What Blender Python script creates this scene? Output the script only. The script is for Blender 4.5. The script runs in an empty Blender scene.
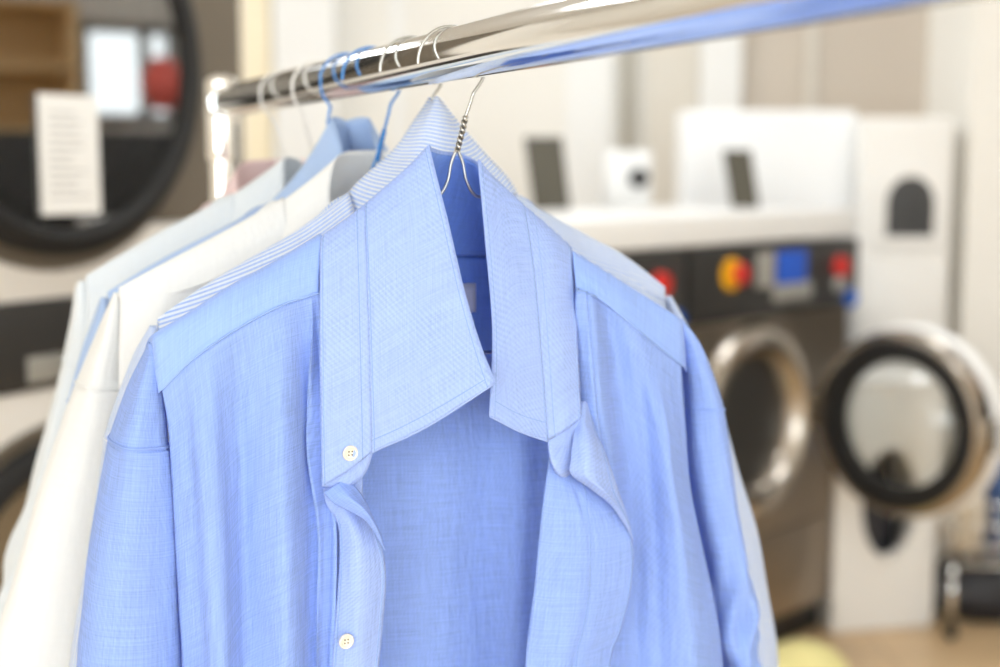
import bpy, bmesh, math, random
import numpy as np
from mathutils import Vector, Matrix
random.seed(7); np.random.seed(7)
SC = bpy.context.scene
COL = SC.collection
PI = math.pi

# ------------------------------------------------------------------ camera model
FPX = 1400.0
CAM = np.array([0.0, 0.0, 1.5])
PITCH = math.atan(167.5 / FPX)
FW = np.array([0, math.cos(PITCH), -math.sin(PITCH)])
UP = np.array([0, math.sin(PITCH), math.cos(PITCH)])
RT = np.array([1.0, 0, 0])

def ray(px, py):
    return FW + RT * (px - 500) / FPX + UP * (333.5 - py) / FPX
def PZ(px, py, z):                       # point at camera depth z
    return CAM + ray(px, py) * z
def PY(px, py, y):                       # point on the plane Y = y
    d = ray(px, py); return CAM + d * (y / d[1])
def PF(px, py, z=0.0):                   # point on the floor
    d = ray(px, py); return CAM + d * ((z - CAM[2]) / d[2])

# ------------------------------------------------------------------ materials
def new_mat(name):
    m = bpy.data.materials.new(name); m.use_nodes = True
    nt = m.node_tree; nt.nodes.clear()
    out = nt.nodes.new('ShaderNodeOutputMaterial')
    return m, nt, out
def N(nt, t, **kw):
    n = nt.nodes.new(t)
    for k, v in kw.items():
        if k in n.inputs: n.inputs[k].default_value = v
        else: setattr(n, k, v)
    return n
def c4(c): return (c[0], c[1], c[2], 1.0)
def srgb(r, g, b):
    f = lambda x: x / 12.92 if x <= 0.04045 else ((x + 0.055) / 1.055) ** 2.4
    return (f(r / 255), f(g / 255), f(b / 255))

def plain(name, col, rough=0.5, metal=0.0, var=0.06, scale=6.0, bump=0.0, bscale=60.0, coat=0.0, emit=None, estr=0):
    m, nt, out = new_mat(name)
    p = N(nt, 'ShaderNodeBsdfPrincipled')
    p.inputs['Roughness'].default_value = rough; p.inputs['Metallic'].default_value = metal
    p.inputs['Coat Weight'].default_value = coat
    tc = N(nt, 'ShaderNodeTexCoord')
    no = N(nt, 'ShaderNodeTexNoise', Scale=scale, Detail=4.0)
    nt.links.new(tc.outputs['Object'], no.inputs['Vector'])
    r = N(nt, 'ShaderNodeMapRange'); r.inputs['To Min'].default_value = 1 - var; r.inputs['To Max'].default_value = 1 + var
    nt.links.new(no.outputs['Fac'], r.inputs['Value'])
    mx = N(nt, 'ShaderNodeVectorMath', operation='SCALE'); mx.inputs[0].default_value = col
    nt.links.new(r.outputs[0], mx.inputs['Scale'])
    nt.links.new(mx.outputs[0], p.inputs['Base Color'])
    if bump:
        n2 = N(nt, 'ShaderNodeTexNoise', Scale=bscale, Detail=3.0)
        nt.links.new(tc.outputs['Object'], n2.inputs['Vector'])
        b = N(nt, 'ShaderNodeBump'); b.inputs['Strength'].default_value = bump; b.inputs['Distance'].default_value = 0.01
        nt.links.new(n2.outputs['Fac'], b.inputs['Height']); nt.links.new(b.outputs[0], p.inputs['Normal'])
    if emit:
        p.inputs['Emission Color'].default_value = c4(emit); p.inputs['Emission Strength'].default_value = estr
    nt.links.new(p.outputs[0], out.inputs[0])
    return m

def glass(name, tint=(1, 1, 1), gloss=0.12, dark=0.0):
    m, nt, out = new_mat(name)
    tr = N(nt, 'ShaderNodeBsdfTransparent'); tr.inputs[0].default_value = c4([t * (1 - dark) for t in tint])
    gl = N(nt, 'ShaderNodeBsdfGlossy'); gl.inputs['Roughness'].default_value = 0.02
    lw = N(nt, 'ShaderNodeLayerWeight'); lw.inputs['Blend'].default_value = .5
    fr = N(nt, 'ShaderNodeMath', operation='POWER'); fr.inputs[1].default_value = 4.5; nt.links.new(lw.outputs['Facing'], fr.inputs[0])
    ad = N(nt, 'ShaderNodeMath', operation='ADD'); ad.inputs[1].default_value = gloss; ad.use_clamp = True
    nt.links.new(fr.outputs[0], ad.inputs[0])
    mx = N(nt, 'ShaderNodeMixShader')
    nt.links.new(ad.outputs[0], mx.inputs[0]); nt.links.new(tr.outputs[0], mx.inputs[1]); nt.links.new(gl.outputs[0], mx.inputs[2])
    nt.links.new(mx.outputs[0], out.inputs[0])
    return m

def fabric(name, c1, c2=None, period=0.0, axis=1, duty=0.5, slub=0.12, transl=0.3, twill=0.0, twperiod=0.003, twdir=(1.0, 1.0), tcol=None, wr=0.25, soft=0.15):
    """Woven cloth. UV map is in metres: u across, v down the piece."""
    m, nt, out = new_mat(name)
    L = nt.links.new
    uv = N(nt, 'ShaderNodeUVMap'); uv.uv_map = 'UVMap'
    sep = N(nt, 'ShaderNodeSeparateXYZ'); L(uv.outputs[0], sep.inputs[0])
    def nz(sx, sy, det=3.0):
        mp = N(nt, 'ShaderNodeMapping'); mp.inputs['Scale'].default_value = (sx, sy, 1)
        L(uv.outputs[0], mp.inputs[0])
        n = N(nt, 'ShaderNodeTexNoise', Scale=1.0, Detail=det); n.inputs['Roughness'].default_value = 0.7
        L(mp.outputs[0], n.inputs['Vector']); return n.outputs['Fac']
    a = nz(750, 22); b = nz(22, 750); 
    s = N(nt, 'ShaderNodeMath', operation='ADD'); L(a, s.inputs[0]); L(b, s.inputs[1])
    r = N(nt, 'ShaderNodeMapRange'); r.inputs['From Min'].default_value = 0.7; r.inputs['From Max'].default_value = 1.3
    r.inputs['To Min'].default_value = 1 - slub; r.inputs['To Max'].default_value = 1 + slub
    L(s.outputs[0], r.inputs['Value'])
    val = r.outputs[0]
    if twill:
        d = N(nt, 'ShaderNodeVectorMath', operation='DOT_PRODUCT'); L(uv.outputs[0], d.inputs[0])
        k = 2 * PI / twperiod / math.hypot(*twdir); d.inputs[1].default_value = (twdir[0] * k, twdir[1] * k, 0)
        sn = N(nt, 'ShaderNodeMath', operation='SINE'); L(d.outputs['Value'], sn.inputs[0])
        mk = N(nt, 'ShaderNodeMapRange'); L(nz(14, 14, 2.0), mk.inputs['Value']); mk.inputs['From Min'].default_value = .35; mk.inputs['From Max'].default_value = .65
        m2 = N(nt, 'ShaderNodeMath', operation='MULTIPLY'); L(sn.outputs[0], m2.inputs[0]); L(mk.outputs[0], m2.inputs[1])
        ml = N(nt, 'ShaderNodeMath', operation='MULTIPLY_ADD'); L(m2.outputs[0], ml.inputs[0]); ml.inputs[1].default_value = twill; L(val, ml.inputs[2])
        val = ml.outputs[0]
    if c2 is not None:
        mu = N(nt, 'ShaderNodeMath', operation='MULTIPLY'); L(sep.outputs[axis], mu.inputs[0]); mu.inputs[1].default_value = 2 * PI / period
        sn = N(nt, 'ShaderNodeMath', operation='SINE'); L(mu.outputs[0], sn.inputs[0])
        rr = N(nt, 'ShaderNodeMapRange'); th = math.cos(PI * duty)
        rr.inputs['From Min'].default_value = th - 0.35; rr.inputs['From Max'].default_value = th + 0.35; L(sn.outputs[0], rr.inputs['Value'])
        mc = N(nt, 'ShaderNodeMix', data_type='RGBA'); mc.inputs[6].default_value = c4(c1); mc.inputs[7].default_value = c4(c2)
        L(rr.outputs[0], mc.inputs[0]); colsock = mc.outputs[2]
    else:
        rgb = N(nt, 'ShaderNodeRGB'); rgb.outputs[0].default_value = c4(c1); colsock = rgb.outputs[0]
    sc = N(nt, 'ShaderNodeVectorMath', operation='SCALE'); L(colsock, sc.inputs[0]); L(val, sc.inputs['Scale'])
    # wrinkle + weave bump
    w1 = nz(26, 9, 4.0); w2 = nz(900, 900, 1.0)
    ba = N(nt, 'ShaderNodeBump'); ba.inputs['Strength'].default_value = wr; ba.inputs['Distance'].default_value = 0.010; L(w1, ba.inputs['Height'])
    bb = N(nt, 'ShaderNodeBump'); bb.inputs['Strength'].default_value = 0.25; bb.inputs['Distance'].default_value = 0.0006; L(w2, bb.inputs['Height']); L(ba.outputs[0], bb.inputs['Normal'])
    p = N(nt, 'ShaderNodeBsdfPrincipled'); p.inputs['Roughness'].default_value = 0.85
    p.inputs['Sheen Weight'].default_value = soft; p.inputs['Specular IOR Level'].default_value = 0.25
    L(sc.outputs[0], p.inputs['Base Color']); L(bb.outputs[0], p.inputs['Normal'])
    t = N(nt, 'ShaderNodeBsdfTranslucent'); L(bb.outputs[0], t.inputs['Normal'])
    if tcol is None: L(sc.outputs[0], t.inputs[0])
    else: t.inputs[0].default_value = c4(tcol)
    mx = N(nt, 'ShaderNodeMixShader'); mx.inputs[0].default_value = transl
    L(p.outputs[0], mx.inputs[1]); L(t.outputs[0], mx.inputs[2]); L(mx.outputs[0], out.inputs[0])
    return m

# ------------------------------------------------------------------ object helpers
def tag(o, label=None, cat=None, group=None, kind=None):
    if label: o['label'] = label
    if cat: o['category'] = cat
    if group: o['group'] = group
    if kind: o['kind'] = kind
    return o
def empty(name, loc, rotz=0, label=None, cat=None, group=None):
    o = bpy.data.objects.new(name, None); COL.objects.link(o)
    o.location = loc; o.rotation_euler = (0, 0, rotz); o.empty_display_size = 0.05
    return tag(o, label, cat, group)
def mesh_obj(name, verts, faces, mat, parent=None, uvs=None, smooth=True):
    me = bpy.data.meshes.new(name)
    me.from_pydata([tuple(v) for v in verts], [], faces)
    if uvs is not None:
        ul = me.uv_layers.new(name='UVMap')
        li = np.zeros(len(me.loops), dtype=np.int32); me.loops.foreach_get('vertex_index', li)
        ul.data.foreach_set('uv', np.asarray(uvs)[li].astype(np.float32).ravel())
    me.update()
    if smooth: me.polygons.foreach_set('use_smooth', [True] * len(me.polygons))
    o = bpy.data.objects.new(name, me); COL.objects.link(o)
    if mat: me.materials.append(mat)
    if parent: o.parent = parent
    return o
def bm_obj(name, bm, mat, parent=None, smooth=False, angle=35):
    me = bpy.data.meshes.new(name); bmesh.ops.recalc_face_normals(bm, faces=bm.faces[:])
    bm.to_mesh(me); bm.free()
    o = bpy.data.objects.new(name, me); COL.objects.link(o)
    if smooth:
        me.polygons.foreach_set('use_smooth', [True] * len(me.polygons))
        try: me.set_sharp_from_angle(angle=math.radians(angle))
        except Exception: pass
    if mat: me.materials.append(mat)
    if parent: o.parent = parent
    return o
def add_box(bm, x0, x1, y0, y1, z0, z1, bev=0.0, seg=2):
    vs = [bm.verts.new((x, y, z)) for x in (x0, x1) for y in (y0, y1) for z in (z0, z1)]
    fs = [(0, 1, 3, 2), (4, 6, 7, 5), (0, 4, 5, 1), (2, 3, 7, 6), (0, 2, 6, 4), (1, 5, 7, 3)]
    faces = [bm.faces.new([vs[i] for i in f]) for f in fs]
    if bev:
        es = list({e for f in faces for e in f.edges})
        bmesh.ops.bevel(bm, geom=es, offset=bev, segments=seg, affect='EDGES', profile=0.6)
def box(name, dims, mat, parent=None, bev=0.004, seg=2):
    bm = bmesh.new(); add_box(bm, *dims, bev=bev, seg=seg)
    return bm_obj(name, bm, mat, parent, smooth=True)
def add_lathe(bm, prof, axis='Y', c=(0, 0, 0), seg=64, close=False):
    """prof: list of (r, h). Revolved about axis through c."""
    rings = []
    for r, h in prof:
        ring = []
        for k in range(seg):
            a = 2 * PI * k / seg; x, y = r * math.cos(a), r * math.sin(a)
            p = (x, h, y) if axis == 'Y' else ((x, y, h) if axis == 'Z' else (h, x, y))
            ring.append(bm.verts.new((p[0] + c[0], p[1] + c[1], p[2] + c[2])))
        rings.append(ring)
    n = len(rings)
    for i in range(n if close else n - 1):
        a, b = rings[i], rings[(i + 1) % n]
        for k in range(seg):
            bm.faces.new((a[k], a[(k + 1) % seg], b[(k + 1) % seg], b[k]))
    if not close:
        for ring in (rings[0], rings[-1]):
            try: bm.faces.new(ring)
            except Exception: pass
def lathe(name, prof, mat, parent=None, axis='Y', c=(0, 0, 0), seg=64, close=False, angle=40):
    bm = bmesh.new(); add_lathe(bm, prof, axis, c, seg, close)
    return bm_obj(name, bm, mat, parent, smooth=True, angle=angle)
def cr(P, t):
    """Catmull-Rom along axis 0 of P at parameters t in [0, n-1]."""
    P = np.asarray(P, float); n = len(P)
    if n == 2:
        f = t.reshape(-1, *([1] * (P.ndim - 1))); return P[0] * (1 - f) + P[1] * f
    Q = np.concatenate([[2 * P[0] - P[1]], P, [2 * P[-1] - P[-2]]])
    i = np.clip(np.floor(t).astype(int), 0, n - 2); f = (t - i).reshape(-1, *([1] * (P.ndim - 1)))
    p0, p1, p2, p3 = Q[i], Q[i + 1], Q[i + 2], Q[i + 3]
    return 0.5 * (2 * p1 + (p2 - p0) * f + (2 * p0 - 5 * p1 + 4 * p2 - p3) * f ** 2 + (3 * p1 - p0 - 3 * p2 + p3) * f ** 3)
def tube_verts(path, r, seg=10, closed=False):
    P = np.asarray(path, float); n = len(P)
    T = np.gradient(P, axis=0); T /= np.linalg.norm(T, axis=1)[:, None] + 1e-12
    ref = np.array([0, 0, 1.0]) if abs(T[0][2]) < 0.9 else np.array([1.0, 0, 0])
    nrm = np.cross(T[0], ref); nrm /= np.linalg.norm(nrm)
    V = []; rr = r if hasattr(r, '__len__') else [r] * n
    for i in range(n):
        nrm = nrm - T[i] * np.dot(nrm, T[i]); nrm /= np.linalg.norm(nrm) + 1e-12
        bn = np.cross(T[i], nrm)
        for k in range(seg):
            a = 2 * PI * k / seg
            V.append(P[i] + rr[i] * (nrm * math.cos(a) + bn * math.sin(a)))
    F = []
    for i in range(n - 1):
        for k in range(seg):
            a, b = i * seg + k, i * seg + (k + 1) % seg
            F.append((a, b, b + seg, a + seg))
    F.append(tuple(range(seg))[::-1]); F.append(tuple((n - 1) * seg + k for k in range(seg)))
    return V, F
def tube(name, path, r, mat, parent=None, seg=10):
    V, F = tube_verts(path, r, seg); return mesh_obj(name, V, F, mat, parent)
def tubes(name, paths, r, mat, parent=None, seg=8):
    V, F = [], []
    for p in paths:
        v, f = tube_verts(p, r, seg); o = len(V); V += v; F += [tuple(i + o for i in q) for q in f]
    return mesh_obj(name, V, F, mat, parent)
def sm(pts, n=12):
    pts = np.asarray(pts, float); return cr(pts, np.linspace(0, len(pts) - 1, (len(pts) - 1) * n + 1))

def patch(name, rows, mat, parent, sub=(10, 10), disp=None, thick=0.0007, uvo=(0, 0), transform=None, edge=None):
    """rows: R x C control points (local 3-D). Smooth cloth surface with metre UVs and real thickness."""
    P = np.asarray(rows, float); R, C = P.shape[:2]
    nr, nc = (R - 1) * sub[0] + 1, (C - 1) * sub[1] + 1
    S = cr(P, np.linspace(0, R - 1, nr))
    S = np.swapaxes(cr(np.swapaxes(S, 0, 1), np.linspace(0, C - 1, nc)), 0, 1)
    du = np.linalg.norm(np.diff(S, axis=1), axis=2); dv = np.linalg.norm(np.diff(S, axis=0), axis=2)
    U = np.concatenate([np.zeros((nr, 1)), np.cumsum(du, 1)], 1); V = np.concatenate([np.zeros((1, nc)), np.cumsum(dv, 0)], 0)
    U = np.broadcast_to(U.mean(0), U.shape) * 0.6 + U * 0.4
    if disp is not None:
        gu = np.gradient(S, axis=1); gv = np.gradient(S, axis=0); nn = np.cross(gu, gv); nn /= np.linalg.norm(nn, axis=2)[..., None] + 1e-12
        a, b = np.meshgrid(np.linspace(0, 1, nc), np.linspace(0, 1, nr))
        S = S + nn * disp(a, b, U, V)[..., None]
    verts = S.reshape(-1, 3); uvs = np.stack([U + uvo[0], V + uvo[1]], -1).reshape(-1, 2)
    F = [(i * nc + j, i * nc + j + 1, (i + 1) * nc + j + 1, (i + 1) * nc + j) for i in range(nr - 1) for j in range(nc - 1)]
    o = mesh_obj(name, verts, F, mat, parent, uvs)
    if thick:
        md = o.modifiers.new('cloth', 'SOLIDIFY'); md.thickness = thick; md.offset = 0
    o['_nr'] = nr; o['_nc'] = nc
    del o['_nr'], o['_nc']
    return o, S
def loft_rings(name, rings, mat, parent, sub=8, disp=None, cap=False):
    """rings: R x K x 3 closed rings."""
    P = np.asarray(rings, float); R = len(P); nr = (R - 1) * sub + 1
    S = cr(P, np.linspace(0, R - 1, nr)); K = S.shape[1]
    if disp is not None:
        c = S.mean(1, keepdims=True); d = S - c; d /= np.linalg.norm(d, axis=2)[..., None] + 1e-9
        a, b = np.meshgrid(np.arange(K) / K, np.linspace(0, 1, nr)); S = S + d * disp(a, b)[..., None]
    S2 = np.concatenate([S, S[:, :1]], 1)
    U = np.concatenate([np.zeros((nr, 1)), np.cumsum(np.linalg.norm(np.diff(S2, axis=1), axis=2), 1)], 1)
    V = np.concatenate([np.zeros((1, K)), np.cumsum(np.linalg.norm(np.diff(S, axis=0), axis=2), 0)], 0)
    V = np.concatenate([V, V[:, :1]], 1)
    F = [(i * (K + 1) + j, i * (K + 1) + j + 1, (i + 1) * (K + 1) + j + 1, (i + 1) * (K + 1) + j) for i in range(nr - 1) for j in range(K)]
    Um = np.broadcast_to(U[len(U) // 2], U.shape)
    o = mesh_obj(name, S2.reshape(-1, 3), F, mat, parent, np.stack([Um, V], -1).reshape(-1, 2))
    md = o.modifiers.new('cloth', 'SOLIDIFY'); md.thickness = 0.0007; md.offset = 0
    return o, S
def copy_tree(o, parent=None):
    c = o.copy(); COL.objects.link(c)
    if parent: c.parent = parent
    for ch in list(o.children): copy_tree(ch, c)
    return c

# ------------------------------------------------------------------ palette
M = {}
M['chrome'] = plain('chrome', (0.86, 0.86, 0.85), 0.06, 1.0, 0.02)
M['wire'] = plain('galvanised_wire', (0.46, 0.46, 0.44), 0.28, 1.0, 0.05)
M['white_wire'] = plain('white_coated_wire', (0.82, 0.81, 0.78), 0.35, 0.3, 0.03)
M['blue_wire'] = plain('blue_coated_wire', srgb(38, 128, 205), 0.3, 0.0, 0.04, coat=0.5)
M['steel'] = plain('brushed_steel', (0.60, 0.56, 0.50), 0.24, 1.0, 0.06)
M['polished'] = plain('polished_steel', (0.47, 0.43, 0.38), 0.27, 1.0, 0.04)
M['front_steel'] = plain('washer_front_steel', (0.34, 0.29, 0.235), 0.30, 0.85, 0.08)
M['white_enamel'] = plain('white_enamel', (0.84, 0.84, 0.83), 0.35, 0, 0.02)
M['cool_white'] = plain('cool_white_enamel', (0.92, 0.93, 0.94), 0.4, 0, 0.02)
M['dryer_white'] = plain('dryer_white', (0.80, 0.78, 0.74), 0.35, 0, 0.02)
M['taupe'] = plain('taupe_panel', srgb(104, 95, 82), 0.45, 0.1, 0.05)
M['black_plastic'] = plain('black_plastic', (0.02, 0.02, 0.021), 0.4, 0, 0.1)
M['charcoal'] = plain('charcoal_panel', (0.035, 0.034, 0.033), 0.38, 0, 0.1)
M['rubber'] = plain('dark_rubber', (0.008, 0.008, 0.008), 0.75, 0, 0.1)
M['drum'] = plain('drum_interior', (0.10, 0.085, 0.065), 0.45, 0.6, 0.15, 20)
M['badge'] = plain('silver_badge', (0.42, 0.42, 0.39), 0.4, 0.4, 0.05)
M['salmon'] = plain('salmon_red_paper', srgb(240, 110, 98), 0.6, 0, 0.03)
M['yellow'] = plain('yellow_plate', srgb(248, 186, 20), 0.4, 0, 0.03)
M['red'] = plain('red_knob', srgb(214, 50, 44), 0.35, 0, 0.03)
M['blue_lcd'] = plain('blue_display', srgb(52, 92, 188), 0.2, 0, 0.05, emit=srgb(40, 90, 200), estr=0.25)
M['blue_button'] = plain('blue_button', srgb(30, 100, 200), 0.3)
M['grey_plastic'] = plain('grey_plastic', (0.35, 0.34, 0.31), 0.5, 0, 0.06)
M['screen'] = plain('grey_screen', srgb(84, 81, 71), 0.22, 0, 0.08)
M['paper'] = plain('paper', (0.86, 0.86, 0.84), 0.7, 0, 0.02)
M['ink'] = plain('ink', (0.45, 0.45, 0.45), 0.7)
M['wall_cream'] = plain('cream_wall_paint', srgb(240, 237, 230), 0.7, 0, 0.02, 1.5, 0.05, 40)
M['wall_tan'] = plain('tan_wall_paint', srgb(212, 201, 187), 0.7, 0, 0.02, 1.5, 0.05, 40)
M['wall_beige'] = plain('beige_wall_paint', srgb(228, 222, 211), 0.7, 0, 0.02, 1.5)
M['wall_white'] = plain('white_wall_paint', srgb(243, 243, 241), 0.6, 0, 0.02, 1.5)
M['warm_trim'] = plain('warm_yellow_trim', srgb(255, 243, 214), 0.5, 0, 0.02)
M['ceiling'] = plain('white_ceiling', (0.85, 0.85, 0.84), 0.8, 0, 0.02)
M['pipe'] = plain('grey_pipe', srgb(176, 172, 160), 0.45)
M['button'] = plain('cream_button', srgb(236, 230, 214), 0.25, 0, 0.08, 60, coat=0.4)
M['thread'] = plain('white_thread', (0.7, 0.7, 0.7), 0.7)
M['glass'] = glass('door_glass', (0.95, 0.96, 0.95), 0.05)
M['dark_glass'] = glass('dark_dryer_glass', (0.35, 0.34, 0.32), 0.40)
M['denim'] = plain('denim_cloth', srgb(70, 95, 140), 0.9, 0, 0.25, 30, 0.5, 20)
M['towel'] = plain('cream_towel', srgb(214, 200, 176), 0.95, 0, 0.1, 30, 0.5, 20)
M['grey_cloth'] = plain('grey_cloth', srgb(150, 150, 150), 0.95, 0, 0.15, 30, 0.5, 20)
M['black_cloth'] = plain('black_bag_fabric', (0.015, 0.015, 0.02), 0.5, 0, 0.3, 20, 0.6, 14)
M['yellow_cloth'] = plain('yellow_cloth', srgb(236, 226, 160), 0.9, 0, 0.05, 20, 0.4, 20)
M['wicker'] = plain('tan_cardboard', srgb(206, 172, 128), 0.8, 0, 0.08, 20)
M['bin_white'] = plain('white_bin_plastic', srgb(238, 236, 232), 0.4, 0, 0.02)

# tiled floor
def floor_mat():
    m, nt, out = new_mat('tan_floor_tiles'); L = nt.links.new
    p = N(nt, 'ShaderNodeBsdfPrincipled'); p.inputs['Roughness'].default_value = 0.35
    tc = N(nt, 'ShaderNodeTexCoord'); br = N(nt, 'ShaderNodeTexBrick'); br.offset = 0.0
    br.inputs['Color1'].default_value = c4(srgb(224, 193, 150)); br.inputs['Color2'].default_value = c4(srgb(217, 186, 144))
    br.inputs['Mortar'].default_value = c4(srgb(190, 160, 122)); br.inputs['Scale'].default_value = 1.0
    br.inputs['Brick Width'].default_value = 0.6; br.inputs['Row Height'].default_value = 0.6; br.inputs['Mortar Size'].default_value = 0.004
    L(tc.outputs['Object'], br.inputs['Vector'])
    no = N(nt, 'ShaderNodeTexNoise', Scale=5.0, Detail=6.0); L(tc.outputs['Object'], no.inputs['Vector'])
    mr = N(nt, 'ShaderNodeMapRange'); mr.inputs['To Min'].default_value = .85; mr.inputs['To Max'].default_value = 1.12; L(no.outputs['Fac'], mr.inputs['Value'])
    sc = N(nt, 'ShaderNodeVectorMath', operation='SCALE'); L(br.outputs['Color'], sc.inputs[0]); L(mr.outputs[0], sc.inputs['Scale'])
    L(sc.outputs[0], p.inputs['Base Color']); L(p.outputs[0], out.inputs[0]); return m
M['floor'] = floor_mat()

# cloths
B1 = srgb(163, 192, 250)
M['s1_body'] = fabric('blue_chambray_body', B1, slub=0.17, transl=0.32, twill=0.04, twperiod=0.0034, twdir=(1, .45), wr=0.42)
M['s1_collar'] = fabric('blue_chambray_collar', srgb(168, 192, 246), slub=0.14, transl=0.2, twill=0.085, twperiod=0.0031, twdir=(1, 1.4), wr=0.45)
M['s1_yoke'] = fabric('blue_chambray_yoke', srgb(148, 178, 243), slub=0.13, transl=0.06, wr=0.35)
M['s1_inner_shade'] = fabric('blue_chambray_painted_shade', srgb(112, 150, 232), slub=.12, transl=.05, wr=.3)  # same chambray, with the shade inside the collar put into the colour
M['s1_thread'] = plain('blue_sewing_thread', srgb(140, 168, 222), 0.8, 0, 0.1, 900)
st1, st2 = srgb(236, 242, 252), srgb(150, 188, 248)
M['s2_v'] = fabric('blue_white_stripes_across', st1, st2, 0.0040, 1, 0.34, 0.05, 0.25, wr=0.2)
M['s2_u'] = fabric('blue_white_stripes_along', st1, st2, 0.0036, 0, 0.36, 0.05, 0.25, wr=0.3)
M['s3'] = fabric('white_cotton', srgb(249, 250, 250), slub=0.03, transl=0.30, wr=0.25)
M['s4'] = fabric('sky_blue_cotton', srgb(184, 208, 243), slub=0.04, transl=0.25, wr=0.25)
M['s5'] = fabric('pale_ice_cotton', srgb(236, 242, 247), slub=0.03, transl=0.25, wr=0.3)
M['s6'] = fabric('pale_pink_cotton', srgb(241, 218, 218), slub=0.03, transl=0.25, wr=0.3)

# ------------------------------------------------------------------ room
def slab(name, x0, x1, y0, y1, z0, z1, mat, kind='structure'):
    o = box(name, (x0, x1, y0, y1, z0, z1), mat, None, 0.0); tag(o, kind=kind); return o
XL, XR, YF, YB, ZC = -3.4, 3.6, -3.2, 6.6, 3.0
slab('floor', XL, XR, YF, YB, -0.1, 0, M['floor'])
slab('ceiling', XL, XR, YF, YB, ZC, ZC + .1, M['ceiling'])
slab('wall_left', XL - .12, XL, YF, YB, 0, ZC, M['wall_beige'])
# back wall painted in sections; each is its own piece of wall
def X_at(px, y=YB - .0): return PY(px, 166, y)[0]
slab('wall_back', XL, XR, YB, YB + .12, 0, ZC, M['wall_cream'])
def back_strip(name, p0, p1, t, mat, z0=0.0, z1=ZC):
    y = YB - t
    return slab(name, X_at(p0, y), X_at(p1, y), y, YB - .001, z0, z1, mat)
back_strip('trim_1', 246, 273, .10, M['warm_trim'])
back_strip('trim_2', 275, 336, .16, M['wall_white'])
back_strip('trim_3', 392, 404, .03, M['wall_white'])
back_strip('trim_4', 566, 612, .04, M['wall_white'])
back_strip('trim_5', 646, 700, .03, M['wall_beige'])
back_strip('trim_6', 700, 740, .16, M['wall_white'])
back_strip('trim_7', 741, 804, .05, M['wall_tan'])
back_strip('trim_8', 804, 814, .08, M['wall_beige'])
back_strip('trim_9', 815, 1010, .05, M['wall_tan'])
# cream pillar on the right, nearer
yp = 4.9
slab('wall_pillar', PY(962, 300, yp)[0], PY(1060, 300, yp)[0], yp, yp + .5, 0, ZC, M['wall_cream'])
# front wall (behind the camera) with two shop windows
wx = [(-2.9, -0.7), (0.3, 2.9)]
slab('wall_front', XL, XR, YF - .12, YF, 0, .45, M['wall_cream'])
slab('wall_front', XL, XR, YF - .12, YF, 2.6, ZC, M['wall_cream'])
for a, b in ((XL, wx[0][0]), (wx[0][1], wx[1][0]), (wx[1][1], XR)):
    slab('wall_front', a, b, YF - .12, YF, .45, 2.6, M['wall_cream'])
for i, (a, b) in enumerate(wx):
    r = empty('window_%d' % (i + 1), ((a + b) / 2, YF - .06, .45)); tag(r, kind='structure')
    w = b - a; bm = bmesh.new()
    for x in (-w / 2, -.03, w / 2 - .06): add_box(bm, x, x + .06, -.04, .04, 0, 2.15)
    for z in (0, 2.09): add_box(bm, -w / 2, w / 2, -.04, .04, z, z + .06)
    bm_obj('window_frame', bm, M['white_enamel'], r)
    box('pane', (-w / 2 + .05, w / 2 - .05, -.004, .004, .05, 2.1), M['glass'], r, 0)

# ------------------------------------------------------------------ rail geometry
RR = 0.0222                                   # rail radius
q0 = PZ(470, 51, 1.145)
adir = np.array([-580 / FPX, 0, 0]) + FW + UP * (167.5 / FPX)
adir[2] = 0; adir /= np.linalg.norm(adir)     # along the rail, away from camera
udir = np.array([adir[1], -adir[0], 0])       # shirt's right in the photo
if udir[0] < 0: udir = -udir
RZ = q0[2]
AZ = math.atan2(udir[1], udir[0])
def rail_at(px):                              # point on the axis seen at pixel column px
    best = None
    for t in np.linspace(-0.9, 1.3, 4401):
        p = q0 + adir * t; d = p - CAM; z = d.dot(FW); x = 500 + FPX * d[0] / z
        if z > 0.05 and (best is None or abs(x - px) < best[0]): best = (abs(x - px), t)
    return best[1]

class Frame:
    """Shirt frame: x = shirt's right in the photo, y = away along the rail, z up; origin under the rail."""
    def __init__(s, t, zbase=0.86):
        s.t = t; s.o = q0 + adir * t; s.o = np.array([s.o[0], s.o[1], zbase])
    def L(s, px, py, v=0.0):
        o = s.o - adir * v; d = ray(px, py)
        k = (o - CAM).dot(adir) / d.dot(adir)
        w = CAM + d * k - s.o
        return np.array([w.dot(udir), w.dot(adir), w[2]])
    def rows(s, R): return [[s.L(*p) for p in r] for r in R]

# ------------------------------------------------------------------ garment rack
T_END = rail_at(225)
rack = empty('garment_rack', (q0[0] + adir[0] * T_END, q0[1] + adir[1] * T_END, 0), AZ,
             'chrome garment rail on an upright post holding the row of shirts', 'clothes rack')
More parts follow.
